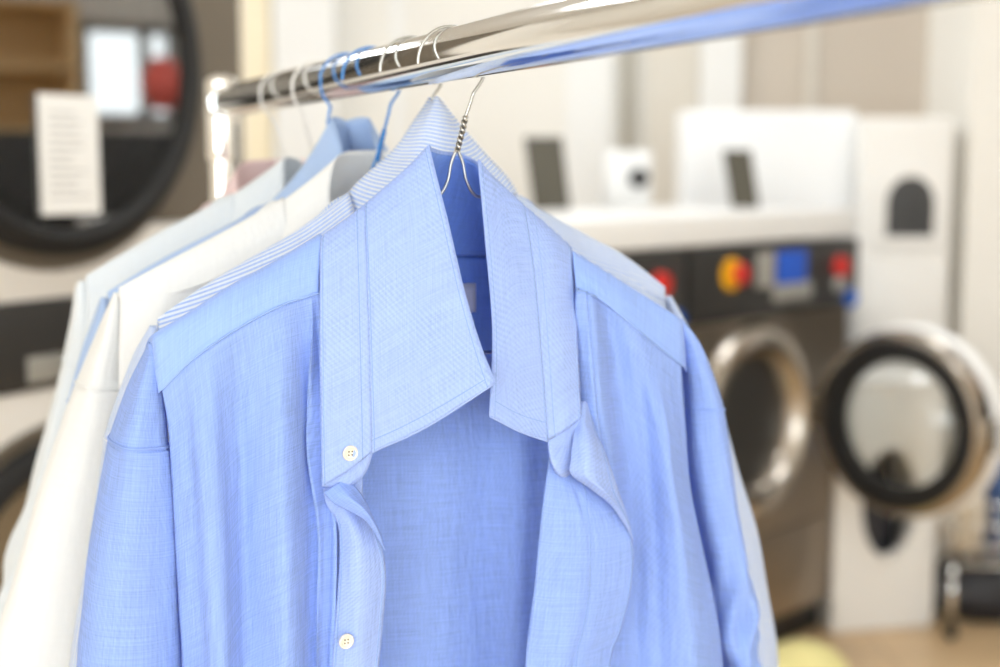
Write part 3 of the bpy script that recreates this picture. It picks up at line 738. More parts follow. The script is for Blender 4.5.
# ------------------------------------------------------------------ SHIRTS BEHIND
def back_shirt(idx, px_hook, ridge, collarL, rings_l, mats, label, ridgeR=None, ringsR=None, hanger=None, seed=1, cone=None, opening=.012):
    """ridge: neck -> tip pixels; collarL: rows (from left front end round to back centre) of (neck, free) pixel points."""
    fr = Frame(rail_at(px_hook)); L = fr.L
    root = empty('dress_shirt', fr.o, AZ, label, 'shirt')
    mirror = lambda p, cx: np.array([2 * cx - p[0], p[1], p[2]])
    rl = [L(x, y, 0) for x, y in ridge]
    cx = 0.0
    rr = [L(x, y, 0) for x, y in ridgeR] if ridgeR else [mirror(p, cx) for p in rl]
    mb, my, mc = mats
    zc = min(rl[0][2], rr[0][2])
    down = lambda p, y, dz: np.array([p[0], y, p[2] - dz])
    def fold(y, j, d, s):                       # depth of body folds, growing downwards
        return y + s * (.004 + .009 * min(1, d / .3)) * math.sin(j * 2.1 + seed * 1.7)
    # each front: neck -> tip, shoulder ridge down to the hem
    for side, rd in ((-1, rl), (1, rr)):
        nk = rd[0]; cols = list(rd)
        cen = np.array([cx + side * opening, 0, nk[2] - .09]); q1 = (cen + nk) / 2 + np.array([0, 0, -.012])
        cols = [cen, q1] + cols
        rows = []
        for d, e, fy in ((0, 0, .0), (.018, 0, .014), (.05, .002, .020), (.12, .004, .022), (.22, .006, .022), (.36, .01, .022), (.55, .014, .022), (.74, .018, .022)):
            row = []
            for j, p in enumerate(cols):
                y = -fy
                if j < 2: y = -max(fy, .022 if j else .03)
                if j == len(cols) - 1: y = min(0, -fy * .25)
                row.append(np.array([p[0] + side * e * (j / 5), fold(y, j + (0 if side < 0 else 7), d, 1 if 1 < j < len(cols) - 1 else .3) if d > .03 else y, p[2] * (1 - (d / .74) * 1.0 * (0 if j > 1 else 0)) - d]))
            rows.append(row)
        # level the hem
        zh = min(p[2] for p in rows[-1])
        for r_, f in ((-1, 1), (-2, .7), (-3, .4), (-4, .15)):
            for p in rows[r_]: p[2] = p[2] * (1 - f) + (zh + (rows[r_][-1][2] - rows[-1][-1][2])) * f
        fo, fs = patch('front_panel', rows, mb, root, (8, 8))
    # back: tip to tip across the neck
    cols = rl[::-1] + [np.array([cx, .05, zc - .012])] + rr
    rows = []
    for d, by in ((0, .0), (.012, .018), (.04, .028), (.10, .030), (.25, .030), (.45, .030), (.78, .030)):
        row = []
        for j, p in enumerate(cols):
            edge = j == 0 or j == len(cols) - 1
            y = max(p[1], by) if not edge else by * .5
            row.append(np.array([p[0] * (1 + d * .05), y + (0 if d < .1 else .006 * math.sin(j * 1.9 + seed)) * (0 if edge else 1), p[2] - d]))
        rows.append(row)
    zh = rows[-1][0][2]
    for r_, f in ((-1, 1), (-2, .6)):
        for p in rows[r_]: p[2] = p[2] * (1 - f) + (rows[r_][0][2]) * f
    patch('back_panel', rows, mb, root, (8, 8))
    # yoke strips over the shoulders
    for rd in (rl, rr):
        rows = [[p + np.array([0, -.0255, -.040]) for p in rd], [p + np.array([0, -.0185, -.0165]) for p in rd], [p + np.array([0, -.002, .003]) for p in rd],
                [p + np.array([0, .0195, -.011]) for p in rd], [p + np.array([0, .036, -.040]) for p in rd]]
        for r_ in rows:
            r_[-1][1] *= .45
        for ri in (0, 1):
            for j in range(len(rd)):
                k_ = 1 - .72 * (j / (len(rd) - 1)) ** 2; rows[ri][j] = rd[j] + (rows[ri][j] - rd[j]) * k_
        patch('yoke', rows, my, root, (8, 10), None, .001)
    # sleeves
    ro, S = sleeve(fr, rings_l, mb, root, seed, .0025)
    ring_seam(S, 30, ro, mb, .0011)
    if ringsR: ro, S = sleeve(fr, ringsR, mb, root, seed + 9, .0025)
    else:
        R = np.array([ring(fr, *r) for r in rings_l]); R[..., 0] = 2 * cx - R[..., 0]
        base = R[-1]; c = base.mean(0); R = list(R)
        for dz, k in ((-.10, .95), (-.22, .80), (-.30, .72)): R.append((base - c) * k + c + np.array([0, 0, dz]))
        ro, S = loft_rings('sleeve', R, mb, root, 10, sleeve_disp(seed + 4, .0025))
        b2 = R[-1]; c2 = b2.mean(0)
        loft_rings('cuff', [(b2 - c2) * k + c2 + np.array([0, 0, dz]) for dz, k in ((.002, .96), (-.03, .98), (-.065, .97))], mb, root, 4)
    # collar
    if cone:
        rows = fr.rows(cone); co, cs = patch('collar', rows, mc, root, (12, 12), None, .0014)
        bk = [[np.array([p[0], max(.004, -p[1] * .9 + .01), p[2]]) for p in r] for r in rows]
        for i_, r in enumerate(bk):
            r[0] = rows[i_][0].copy(); r[-1] = rows[i_][-1].copy()
        patch('collar', bk, mc, root, (12, 12), None, .0014)
    else:
        C = [[L(*n), L(*f)] for n, f in collarL]
        C = [[n, (n + f) / 2 + np.array([0, -.003 if f[1] < .0 else .003, 0]), f] for n, f in C]
        Rr = [[mirror(p, cx) for p in r] for r in C[::-1]]
        if C[-1][0][0] > -.004: Rr = Rr[1:]
        rows = C + Rr
        G = [[rows[i][j] for i in range(len(rows))] for j in range(3)]
        co, cs = patch('collar', G, mc, root, (8, 12), None, .0014)
        tube('turned_edge', cs[-1][::2], .0008, mc, co, 6)
    if hanger:
        mat, neck, hl, flip = hanger
        make_hanger(idx, fr, mat, neck, rl[-1] + np.array([.034, 0, -.016]), rr[-1] + np.array([-.034, 0, -.016]), hl, flip)
    return root

S2 = back_shirt(2, 412,
    [(348, 196), (300, 232), (250, 262), (200, 292), (158, 322)],
    None,
    [(326, 150, 158, -.012, .003), (350, 138, 168, -.02, .016), (392, 124, 174, -.022, .026), (440, 110, 178, -.024, .032), (452, 107, 178, -.024, .034), (560, 90, 180, -.026, .038), (680, 74, 182, -.028, .04)],
    (M['s2_u'], M['s2_v'], M['s2_v']),
    'blue and white finely striped shirt behind the front shirt, collar pulled to a peak',
    ridgeR=[(512, 196), (545, 216), (585, 238), (625, 260), (664, 290)],
    ringsR=[(296, 664, 671, -.012, .003), (318, 668, 680, -.018, .014), (360, 674, 698, -.022, .024), (410, 680, 712, -.024, .03), (466, 690, 727, -.026, .034),
            (528, 698, 747, -.028, .038), (590, 706, 758, -.028, .04), (640, 710, 765, -.028, .042), (690, 714, 766, -.028, .042)],
    hanger=(M['wire'], (441, 152, .0), 'silver wire hanger of the striped shirt, neck hidden under its peaked collar', False), seed=2,
    cone=[[(434, 99, .0), (436, 97, .004), (437, 97, .004), (440, 99, .0)],
          [(414, 124, .0), (428, 124, .018), (446, 124, .018), (458, 122, .0)],
          [(392, 152, .0), (420, 154, .03), (450, 154, .026), (482, 150, .0)],
          [(347, 196, -.002), (400, 200, .04), (456, 202, .034), (516, 191, -.002)],
          [(340, 250, .004), (395, 262, .045), (460, 262, .04), (522, 240, .002)],
          [(338, 300, .01), (395, 320, .045), (460, 320, .04), (528, 290, .01)]])

S3 = back_shirt(3, 372,
    [(283, 201), (240, 226), (195, 250), (155, 271), (119, 291)],
    [[(283, 300, .034), (352, 262, .052)], [(282, 258, .028), (336, 226, .046)], [(282, 232, .020), (329, 196, .036)], [(283, 201, .002), (334, 163, .020)],
     [(295, 215, -.018), (345, 153, .004)], [(330, 232, -.036), (362, 151, -.014)], [(366, 238, -.046), (383, 151, -.024)]],
    [(293, 114, 119, -.010, .003), (310, 107, 122, -.018, .014), (345, 93, 126, -.022, .026), (384, 77, 130, -.024, .034), (396, 73, 131, -.024, .036), (480, 46, 140, -.026, .042), (570, 20, 146, -.028, .046), (680, -12, 150, -.03, .048)],
    (M['s3'], M['s3'], M['s3']),
    'plain white dress shirt hanging third from the front, on the blue twisted hanger',
    hanger=(M['blue_wire'], (377, 160, -.004), 'blue coated wire hanger whose twisted neck rises from the white shirt collar', False), seed=3)

S4 = back_shirt(4, 348,
    [(268, 206), (225, 230), (185, 250), (148, 270), (108, 295)],
    [[(262, 262, .030), (346, 190, .050)], [(264, 234, .020), (343, 156, .040)], [(268, 206, .002), (337, 132, .022)],
     [(280, 214, -.016), (332, 118, .006)], [(310, 226, -.030), (347, 122, -.006)], [(338, 232, -.04), (358, 134, -.018)]],
    [(298, 101, 107, -.010, .003), (315, 95, 112, -.018, .014), (350, 82, 116, -.022, .024), (400, 68, 118, -.024, .032), (412, 65, 119, -.024, .033), (500, 46, 124, -.026, .038), (590, 26, 128, -.028, .04), (680, 6, 132, -.03, .042)],
    (M['s4'], M['s4'], M['s4']),
    'sky blue shirt between the white and pale ones, its collar standing in a point',
    hanger=(M['blue_wire'], (336, 150, -.004), 'blue coated wire hanger hooked over the rail from the front above the sky blue collar', True), seed=4)

S5 = back_shirt(5, 318,
    [(232, 196), (196, 216), (158, 236), (120, 258), (86, 279)],
    [[(228, 250, .030), (285, 215, .045)], [(229, 222, .020), (284, 186, .036)], [(232, 196, .002), (284, 160, .018)],
     [(244, 204, -.016), (292, 158, .0)], [(268, 212, -.030), (300, 161, -.014)], [(290, 216, -.04), (306, 165, -.02)]],
    [(281, 79, 86, -.010, .003), (292, 74, 92, -.018, .014), (320, 70, 96, -.022, .024), (360, 62, 98, -.024, .03), (370, 60, 98, -.024, .031), (450, 38, 102, -.026, .036), (560, 10, 104, -.028, .04), (680, -16, 106, -.03, .042)],
    (M['s5'], M['s5'], M['s5']),
    'very pale icy blue shirt hanging second from the far end of the rail',
    hanger=(M['white_wire'], (312, 150, -.004), 'pale wire hanger second from the rail end, hooked beside the blue ones', True), seed=5)

S6 = back_shirt(6, 284,
    [(215, 203), (190, 220), (160, 238), (130, 256), (101, 276)],
    [[(211, 250, .030), (244, 222, .045)], [(212, 226, .020), (238, 192, .036)], [(215, 203, .002), (237, 170, .018)],
     [(226, 208, -.016), (246, 162, .002)], [(246, 214, -.030), (266, 160, -.012)], [(266, 216, -.04), (280, 159, -.02)]],
    [(278, 95, 101, -.010, .003), (290, 91, 106, -.018, .014), (320, 86, 110, -.022, .024), (360, 78, 112, -.024, .03), (370, 76, 112, -.024, .031), (450, 62, 114, -.026, .034), (560, 44, 116, -.028, .036), (680, 28, 118, -.03, .036)],
    (M['s6'], M['s6'], M['s6']),
    'pale pink shirt at the far end of the rail, nearest the chrome post',
    hanger=(M['white_wire'], (282, 152, -.004), 'pale wire hanger nearest the rail end, holding the pink shirt', True), seed=6)

# ------------------------------------------------------------------ LEFT: stacked dryer
TH = math.radians(60)
cD = PY(74, 57, 2.9)
cD = cD + .075 * np.array([-math.sin(TH), math.cos(TH), 0])
zc_top = cD[2]
dry = empty('tumble_dryer', (cD[0], cD[1], 0), TH, 'large stacked tumble dryer with black round porthole doors behind the far end of the rail', 'tumble dryer')
# local frame: x along front, y into the machine; front plane at y=0
def loc_at(px, py, c, th):                     # local (x, z) on the front plane for a pixel
    n = np.array([-math.sin(th), math.cos(th), 0]); d = ray(px, py); o = np.array([c[0], c[1], 0])
    k = (o - CAM).dot(n) / d.dot(n); w = CAM + d * k - o
    return w[0] * math.cos(th) + w[1] * math.sin(th), w[2]
HW = .59
zsplit = loc_at(228, 218, cD, TH)[1]
zb1 = loc_at(30, 300, cD, TH)[1]; zb0 = loc_at(30, 389, cD, TH)[1]
box('body', (-HW, HW, .02, .95, .03, 2.12), M['dryer_white'], dry, .008)
def ring_hole_panel(name, x0, x1, z0, z1, cz, r, y0, y1, mat, parent, seg=48):
    bm = bmesh.new()
    def edge(a):
        dx, dz = math.cos(a), math.sin(a); t = 1e9
        if dx > 1e-9: t = min(t, x1 / dx)
        if dx < -1e-9: t = min(t, x0 / dx)
        if dz > 1e-9: t = min(t, (z1 - cz) / dz)
        if dz < -1e-9: t = min(t, (z0 - cz) / dz)
        return dx * t, cz + dz * t
    angs = sorted([2 * PI * k / seg for k in range(seg)] + [math.atan2(zz - cz, xx) % (2 * PI) for xx in (x0, x1) for zz in (z0, z1)])
    inn, outr = [], []
    for a in angs:
        ex, ez = edge(a)
        inn.append([bm.verts.new((r * math.cos(a), y, cz + r * math.sin(a))) for y in (y0, y1)])
        outr.append([bm.verts.new((ex, y, ez)) for y in (y0, y1)])
    n = len(angs)
    for i in range(n):
        j = (i + 1) % n
        bm.faces.new((inn[i][0], inn[j][0], outr[j][0], outr[i][0])); bm.faces.new((inn[i][1], outr[i][1], outr[j][1], inn[j][1]))
        bm.faces.new((inn[i][0], inn[i][1], inn[j][1], inn[j][0])); bm.faces.new((outr[i][0], outr[j][0], outr[j][1], outr[i][1]))
    return bm_obj(name, bm, mat, parent)
ring_hole_panel('front_panel', -HW, HW, zsplit, 2.12, zc_top, .44, -.012, .02, M['taupe'], dry)
box('front_panel', (-HW, HW, -.012, .02, zb1, zsplit - .004), M['dryer_white'], dry, .004)
cb = box('control_panel', (-HW, HW, -.02, .02, zb0, zb1 - .003), M['charcoal'], dry, .004)
a0, z1_ = loc_at(20, 357, cD, TH); a1, z0_ = loc_at(58, 377, cD, TH)
box('nameplate', (a0, a1, -.024, -.019, z0_, z1_), M['badge'], cb, .001)
box('front_panel', (-HW, HW, -.012, .02, .06, zb0 - .003), M['dryer_white'], dry, .004)
box('plinth', (-HW + .03, HW - .03, .03, .9, 0, .06), M['charcoal'], dry, .002)
def dryer_door(cz, paper=False):
    fr_ = lathe('door', [(.345, -.02), (.352, -.056), (.368, -.068), (.392, -.064), (.404, -.05), (.407, -.012), (.36, -.012), (.345, -.014)], M['rubber'], dry, 'Y', (0, 0, cz), 80, True)
    lathe('door_glass', [(.0, -.045), (.346, -.045), (.346, -.039), (0, -.039)], M['dark_glass'], fr_, 'Y', (0, 0, cz), 64)
    lathe('door_ring', [(.405, -.013), (.405, -.022), (.43, -.022), (.435, -.013)], M['taupe'], fr_, 'Y', (0, 0, cz), 80, True)
    return fr_
dd = dryer_door(zc_top)
cz2 = loc_at(74, 600, cD, TH)[1]; cz2 = zb0 - .10 - .405
dryer_door(cz2)
for cz in (zc_top, cz2):
    bm = bmesh.new()
    add_lathe(bm, [(.34, .015), (.34, -.009), (.30, -.009), (.30, .40), (.31, .40), (.31, .015)], 'Y', (0, 0, cz), 48, True)
    bm_obj('drum', bm, M['drum'], dry, True)
# notice taped to the upper glass
cN = cD + .052 * np.array([math.sin(TH), -math.cos(TH), 0])
ax, az1 = loc_at(37, 93, cN, TH); bx_, az0 = loc_at(101, 213, cN, TH)
no = empty('paper_notice', (cD[0], cD[1], 0), TH, 'white printed paper notice taped to the upper dryer door glass', 'notice')
no.location = Vector((cD[0], cD[1], az0))
box('sheet', (ax, bx_, -.0525, -.0515, 0, az1 - az0), M['paper'], no, 0)
bm = bmesh.new(); rnd = random.Random(3); z = az1 - az0 - .04
while z > .03:
    w_ = (bx_ - ax - .05) * rnd.uniform(.55, 1.0); add_box(bm, ax + .025, ax + .025 + w_, -.0532, -.0526, z, z + .0035); z -= .017
bm_obj('printed_lines', bm, M['ink'], no)

# ------------------------------------------------------------------ RIGHT: washers
TW = math.radians(46)
p0 = PY(682, 300, 3.8)
WL = .90
def make_washer(origin):
    r = empty('washing_machine', (origin[0], origin[1], 0), TW)
    H = 1.265; cx = .36; cz = .75
    box('body', (.0, WL - .02, .03, .85, .12, H), M['charcoal'], r, .006)
    box('plinth', (.02, WL - .04, .06, .8, 0, .12), M['black_plastic'], r, .003)
    box('lower_panel', (.0, WL - .02, .0, .03, .12, .40), M['front_steel'], r, .004)
    bm = bmesh.new()
    fp_ = ring_hole_panel('front_panel', -cx, WL - .02 - cx, .405, 1.06, cz, .29, .0, .03, M['front_steel'], r)
    fp_.location = (cx, 0, 0)
    lathe('door_frame', [(.185, .10), (.19, .02), (.205, -.02), (.235, -.038), (.27, -.03), (.30, -.002), (.305, .01), (.26, .02), (.21, .06), (.195, .11)], M['polished'], r, 'Y', (cx, 0, cz), 80, True)
    lathe('gasket', [(.165, .11), (.17, .05), (.186, .03), (.19, .10)], M['rubber'], r, 'Y', (cx, 0, cz), 64, True)
    lathe('drum', [(.20, .10), (.25, .12), (.25, .45), (0, .47), (0, .475), (.26, .455), (.26, .11), (.20, .09)], M['drum'], r, 'Y', (cx, 0, cz), 64)
    cp = box('control_panel', (-.0, WL - .015, -.03, .05, 1.065, H + .01), M['charcoal'], r, .008)
    def onp(px, py): return loc_at(px, py, origin, TW)
    x, z = onp(718, 274)
    lathe('emergency_stop_plate', [(0, -.033), (.046, -.033), (.046, -.028), (0, -.028)], M['yellow'], cp, 'Y', (x + .02, 0, z), 40)
    lathe('emergency_stop_button', [(0, -.062), (.026, -.060), (.032, -.052), (.026, -.046), (.018, -.033), (0, -.033)], M['red'], cp, 'Y', (x + .04, 0, z), 32)
    x0_, zt_ = onp(748, 252); x1_, zb_ = onp(764, 286)
    box('card_slot', (x0_, x1_, -.036, -.028, zb_, zt_), M['grey_plastic'], cp, .002)
    x0_, zt_ = onp(768, 251); x1_, zb_ = onp(796, 281)
    box('display', (x0_, x1_, -.036, -.028, zb_, zt_), M['blue_lcd'], cp, .002)
    x0_, zt_ = onp(764, 284); x1_, zb_ = onp(802, 297)
    kp = box('keypad', (x0_, x1_, -.034, -.028, zb_, zt_), M['grey_plastic'], cp, .002)
    for k in range(4):
        u0 = x0_ + (x1_ - x0_) * (k + .15) / 4; box('key', (u0, u0 + (x1_ - x0_) * .17, -.040, -.033, zb_ + .008, zt_ - .008), M['badge'], kp, .001)
    x, z = onp(831, 266)
    lathe('red_button', [(0, -.05), (.03, -.048), (.034, -.03), (0, -.03)], M['red'], cp, 'Y', (x, 0, z), 32)
    lathe('grey_button', [(0, -.045), (.026, -.044), (.03, -.03), (0, -.03)], M['badge'], cp, 'Y', (x, 0, z - .055), 32)
    x, z = onp(843, 297)
    lathe('blue_button', [(0, -.045), (.026, -.044), (.03, -.03), (0, -.03)], M['blue_button'], cp, 'Y', (x - .01, 0, z), 32)
    # detergent drawer front under panel
    # open door, hinged at the right, standing at right angles to the front
    hx = cx + .298
    dr = bpy.data.objects.new('door', None); COL.objects.link(dr); dr.parent = r; dr.location = (hx, -.02, cz); dr.rotation_euler = (0, 0, math.radians(-93))
    lathe('door_ring', [(.244, .03), (.244, -.02), (.250, -.032), (.264, -.028), (.276, -.005), (.276, .03), (.25, .045)], M['polished'], dr, 'Y', (.30, 0, 0), 80, True)
    lathe('door_seal', [(.186, .012), (.186, -.012), (.192, -.026), (.230, -.032), (.246, -.024), (.244, .012)], M['rubber'], dr, 'Y', (.30, 0, 0), 64, True)
    lathe('door_glass', [(0, -.06), (.08, -.055), (.14, -.035), (.178, .0), (.184, .0), (.184, .006), (.174, .006), (.138, -.029), (.08, -.049), (0, -.054)], M['glass'], dr, 'Y', (.30, 0, 0), 64)
    lathe('door_back_rim', [(.25, .045), (.274, .036), (.287, .05), (.289, .072), (.275, .09), (.24, .10), (.236, .085), (.24, .05)], M['white_enamel'], dr, 'Y', (.30, 0, 0), 80, True)
    hb = box('hinge', (-.03, .06, .0, .05, -.05, .05), M['steel'], dr, .006)
    hb2 = box('door_handle', (.545, .59, -.02, .03, -.05, .05), M['steel'], dr, .008)
    return r
w1 = make_washer(p0)
tag(w1, 'steel front washing machine with its round door wide open, beside the white cabinet', 'washing machine', 'washing machines in the row')
w2 = copy_tree(w1)
w2.location = Vector((p0[0] - (WL + .01) * math.cos(TW), p0[1] - (WL + .01) * math.sin(TW), 0))
w2['label'] = 'dark washing machine mostly hidden behind the shirts, only its control panel end showing'
for ch in w2.children:
    if ch.name.startswith('door') and not ch.name.startswith('door_frame'): ch.rotation_euler = (0, 0, PI); 

# worktop over the washers
wt = empty('worktop', (p0[0], p0[1], 1.282), TW, 'white worktop slab lying along the tops of the washing machines', 'worktop')
box('slab', (-WL - .05, WL - .015, -.02, .62, 0, .085), M['white_enamel'], wt, .01, 3)

# white cabinet behind the washers
yc = 4.98
a = PY(684, 110, yc); b = PY(858, 110, yc)
cab = empty('white_cabinet', ((a[0] + b[0]) / 2, yc + .12, 0), 0, 'tall plain white cabinet rising behind the washing machine worktop', 'cabinet')
hw = (b[0] - a[0]) / 2
box('body', (-hw, hw, -.12, .12, 0.05, a[2]), M['cool_white'], cab, .02, 3)
box('plinth', (-hw + .02, hw - .02, -.1, .1, 0, .05), M['grey_plastic'], cab, .004)
# slanted dark screens
def screen(c4px, y, label):
    P = [PY(px, py, y + dy) for (px, py), dy in zip(c4px, (.06, .06, 0, 0))]
    base = (P[2] + P[3]) / 2 + np.array([0, 0, .004])
    r = empty('tablet_stand', tuple(base), 0, label, 'tablet')
    q = [p - base for p in P]; bk = [v + np.array([0, .014, 0]) for v in q]
    V = q + bk; F = [(0, 1, 2, 3), (7, 6, 5, 4), (0, 4, 5, 1), (1, 5, 6, 2), (2, 6, 7, 3), (3, 7, 4, 0)]
    mesh_obj('casing', V, F, M['black_plastic'], r, smooth=False)
    cc = sum(q) / 4; s = [cc + (v - cc) * .93 + np.array([0, -.002, 0]) for v in q]; s2 = [v + np.array([0, .003, 0]) for v in s]
    mesh_obj('screen', s + s2, F, M['screen'], r, smooth=False)
    box('foot', (-.04, .04, .0, .09, -.004, .004), M['black_plastic'], r, .001)
    return r
screen([(723, 150), (751, 150), (760, 212), (733, 212)], 4.55, 'slim dark grey tablet leaning in front of the white cabinet')
screen([(524, 137), (562, 137), (571, 214), (534, 214)], 4.35, 'wide dark grey tablet standing on the worktop just right of the shirts')
# small white box with black knob on the wall side
y3 = 4.6
a = PY(604, 150, y3); b = PY(651, 208, y3)
kb = empty('knob_box', ((a[0] + b[0]) / 2, y3 + .05, b[2]), 0, 'small white control box with a black knob, below the grey pipe', 'control box')
hw = (b[0] - a[0]) / 2
box('casing', (-hw, hw, -.05, .08, 0, a[2] - b[2]), M['white_enamel'], kb, .012, 3)
k_ = PY(639, 178, y3)
lathe('knob', [(0, -.085), (.022, -.085), (.03, -.078), (.034, -.05), (0, -.05)], M['black_plastic'], kb, 'Y', (k_[0] - (a[0] + b[0]) / 2, 0, k_[2] - b[2]), 32)
pp = PY(628, 100, YB - .08)
o = tube('wall_pipe', [(pp[0], YB - .07, 1.0), (pp[0], YB - .07, 2.0), (pp[0], YB - .07, ZC)], .028, M['pipe'], None, 20)
tag(o, 'grey vertical pipe running up the back wall above the small white box', 'pipe')

# tall white dispenser cabinet with an arched opening
yd = 4.86
a = PY(862, 117, yd); b = PY(956, 117, yd); zt = a[2]
dc = empty('dispenser_cabinet', ((a[0] + b[0]) / 2, yd, 0), 0, 'tall white dispenser cabinet with a dark arched window, right of the washing machines', 'dispenser')
hw = (b[0] - a[0]) / 2
box('body', (-hw, hw, 0, .2, 0, zt), M['bin_white'], dc, .02, 3)
def arch(name, w, h, y0, y1, cx, z0, mat, parent, inner=None):
    bm = bmesh.new()
    def outl(w, h, z0):
        pts = [(-w, z0), (w, z0)]
        for k in range(0, 17):
            t_ = PI * k / 16; pts.append((w * math.cos(t_), z0 + h - w + w * 1.15 * math.sin(t_)))
        return pts
    O = outl(w, h, z0)
    f = [bm.verts.new((cx + x, y0, z)) for x, z in O]; g = [bm.verts.new((cx + x, y1, z)) for x, z in O]
    bm.faces.new(f); bm.faces.new(g[::-1])
    for i in range(len(O)): bm.faces.new((f[i], g[i], g[(i + 1) % len(O)], f[(i + 1) % len(O)]))
    return bm_obj(name, bm, mat, parent)
ac = PY(908, 236, yd); at_ = PY(908, 180, yd); aw = PY(927, 210, yd)[0] - PY(889, 210, yd)[0]
cxl = ac[0] - (a[0] + b[0]) / 2
so = arch('window_surround', aw * .62 + .035, at_[2] - ac[2] + .07, -.016, .01, cxl, ac[2] - .035, M['bin_white'], dc)
arch('arched_window', aw * .62, at_[2] - ac[2], -.02, .0, cxl, ac[2], M['charcoal'], so)
bm = bmesh.new()
for k in (-1, 0, 1): add_box(bm, cxl + k * .03 - .004, cxl + k * .03 + .004, -.026, -.019, ac[2] + .01, at_[2] - .03)
bm_obj('window_bars', bm, M['black_plastic'], so)
box('front_plate', (-hw + .03, hw - .03, -.006, .01, ac[2] - .45, ac[2] - .12), M['bin_white'], dc, .003)

# white hamper with an oval opening, standing behind the open washer door
pb = PF(888, 634); pb = pb + np.array([0, .04, 0])
bn = empty('laundry_hamper', (pb[0], pb[1], 0), math.radians(12), 'white hamper with a dark oval opening, partly hidden by the open washer door', 'hamper')
zh_, hz = PY(883, 503, pb[1])[2], PY(883, 449, pb[1])[2] - PY(883, 503, pb[1])[2]
hw_ = .094; kz = hz / hw_; BT = .80
fpn = ring_hole_panel('front_panel', -.185, .17, .02 / kz, BT / kz, zh_ / kz, hw_, 0, .03, M['bin_white'], bn, 56)
fpn.scale = (1, 1, kz)
hr = lathe('opening_rim', [(hw_, -.004), (hw_ + .006, -.010), (hw_ + .012, -.004), (hw_ + .012, .002), (hw_, .002)], M['bin_white'], fpn, 'Y', (0, 0, zh_ / kz), 56, True)
box('side_panel', (.14, .17, .031, .28, .02, BT), M['bin_white'], bn, .006)
box('side_panel', (-.185, -.155, .031, .28, .02, BT), M['bin_white'], bn, .006)
box('back_panel', (-.185, .17, .281, .30, .02, BT), M['bin_white'], bn, .004)
box('lid', (-.19, .175, -.005, .305, BT, BT + .02), M['bin_white'], bn, .006)
box('base', (-.18, .165, .005, .295, .0, .02), M['bin_white'], bn, .004)

# wire trolley heaped with laundry, black bag, yellow cloth
def blob(name, c, s, mat, seed, parent=None, amp=.25, label=None, cat=None, group=None, base=None, sub=4):
    bm = bmesh.new(); bmesh.ops.create_icosphere(bm, subdivisions=sub, radius=1.0)
    r = np.random.RandomState(seed); K = r.randn(7, 3) * 2.2; ph = r.rand(7) * 6.28
    for v in bm.verts:
        p = np.array(v.co); d = sum(math.sin(k.dot(p) + f) for k, f in zip(K, ph)) / 7
        d2 = sum(abs(math.sin(2.3 * k.dot(p) + f)) for k, f in zip(K, ph)) / 7
        q = p * (1 + amp * d - amp * .6 * d2)
        z = max(q[2], -.72) + .72 if base is None else q[2]
        v.co = (q[0] * s[0], q[1] * s[1], z * s[2])
    o = bm_obj(name, bm, mat, parent, True, 180); o.location = c
    if label: tag(o, label, cat, group)
    return o
pbag = PF(990, 627)
blob('black_bag', (pbag[0] + .02, pbag[1] + .15, 0), (.27, .17, .135), M['black_cloth'], 5, label='crumpled black bag on the floor at the right edge, under the laundry trolley', cat='bag')
tx, ty = PY(1000, 500, 4.35)[0] + .05, 4.5
tr = empty('laundry_trolley', (tx, ty, 0), 0, 'wire laundry trolley at the right edge, heaped with clothes', 'trolley')
bm = bmesh.new(); paths = []
x0, x1, y0, y1, z0, z1 = -.2, .36, -.18, .2, .24, .44
for z in (z0, .30, .37, z1): paths.append([(x0, y0, z), (x1, y0, z)]); paths.append([(x0, y1, z), (x1, y1, z)]); paths.append([(x0, y0, z), (x0, y1, z)]); paths.append([(x1, y0, z), (x1, y1, z)])
for i in range(9):
    x = x0 + (x1 - x0) * i / 8; paths.append([(x, y0, z0), (x, y0, z1)]); paths.append([(x, y1, z0), (x, y1, z1)]); paths.append([(x, y0, z0), (x, y1, z0)])
for i in range(6):
    y = y0 + (y1 - y0) * i / 5; paths.append([(x0, y, z0), (x0, y, z1)]); paths.append([(x1, y, z0), (x1, y, z1)])
bm.free()
tubes('basket', [np.array([p[0], (np.array(p[0]) + np.array(p[1])) / 2, p[1]]) for p in paths], .004, M['chrome'], tr, 8)
for x in (x0, x1):
    for y in (y0, y1):
        lg = tube('leg', [(x, y, z0), (x, y, .14), (x, y, .06)], .011, M['chrome'], tr, 14)
        lathe('caster', [(0, -.012), (.025, -.012), (.03, 0), (.025, .012), (0, .012)], M['rubber'], lg, 'X', (x, y, .03), 24)
blob('crumpled_jeans', (tx + .03, ty - .03, .24), (.09, .1, .21), M['denim'], 11, label='crumpled blue denim garment in the wire trolley at the right edge', cat='clothes')
blob('crumpled_towel', (tx - .11, ty + .02, .24), (.08, .12, .15), M['towel'], 12, label='cream towel heaped at the left side of the wire trolley', cat='towel')
blob('crumpled_shirt', (tx + .23, ty + .06, .24), (.1, .1, .23), M['grey_cloth'], 13, label='grey garment at the back of the wire trolley, beside the denim', cat='clothes')

blob('yellow_cloth', (PY(800, 690, 3.8)[0], 3.8, 0), (.14, .12, .115), M['yellow_cloth'], 21, label='pale yellow cloth heaped on the floor at the bottom edge', cat='cloth')

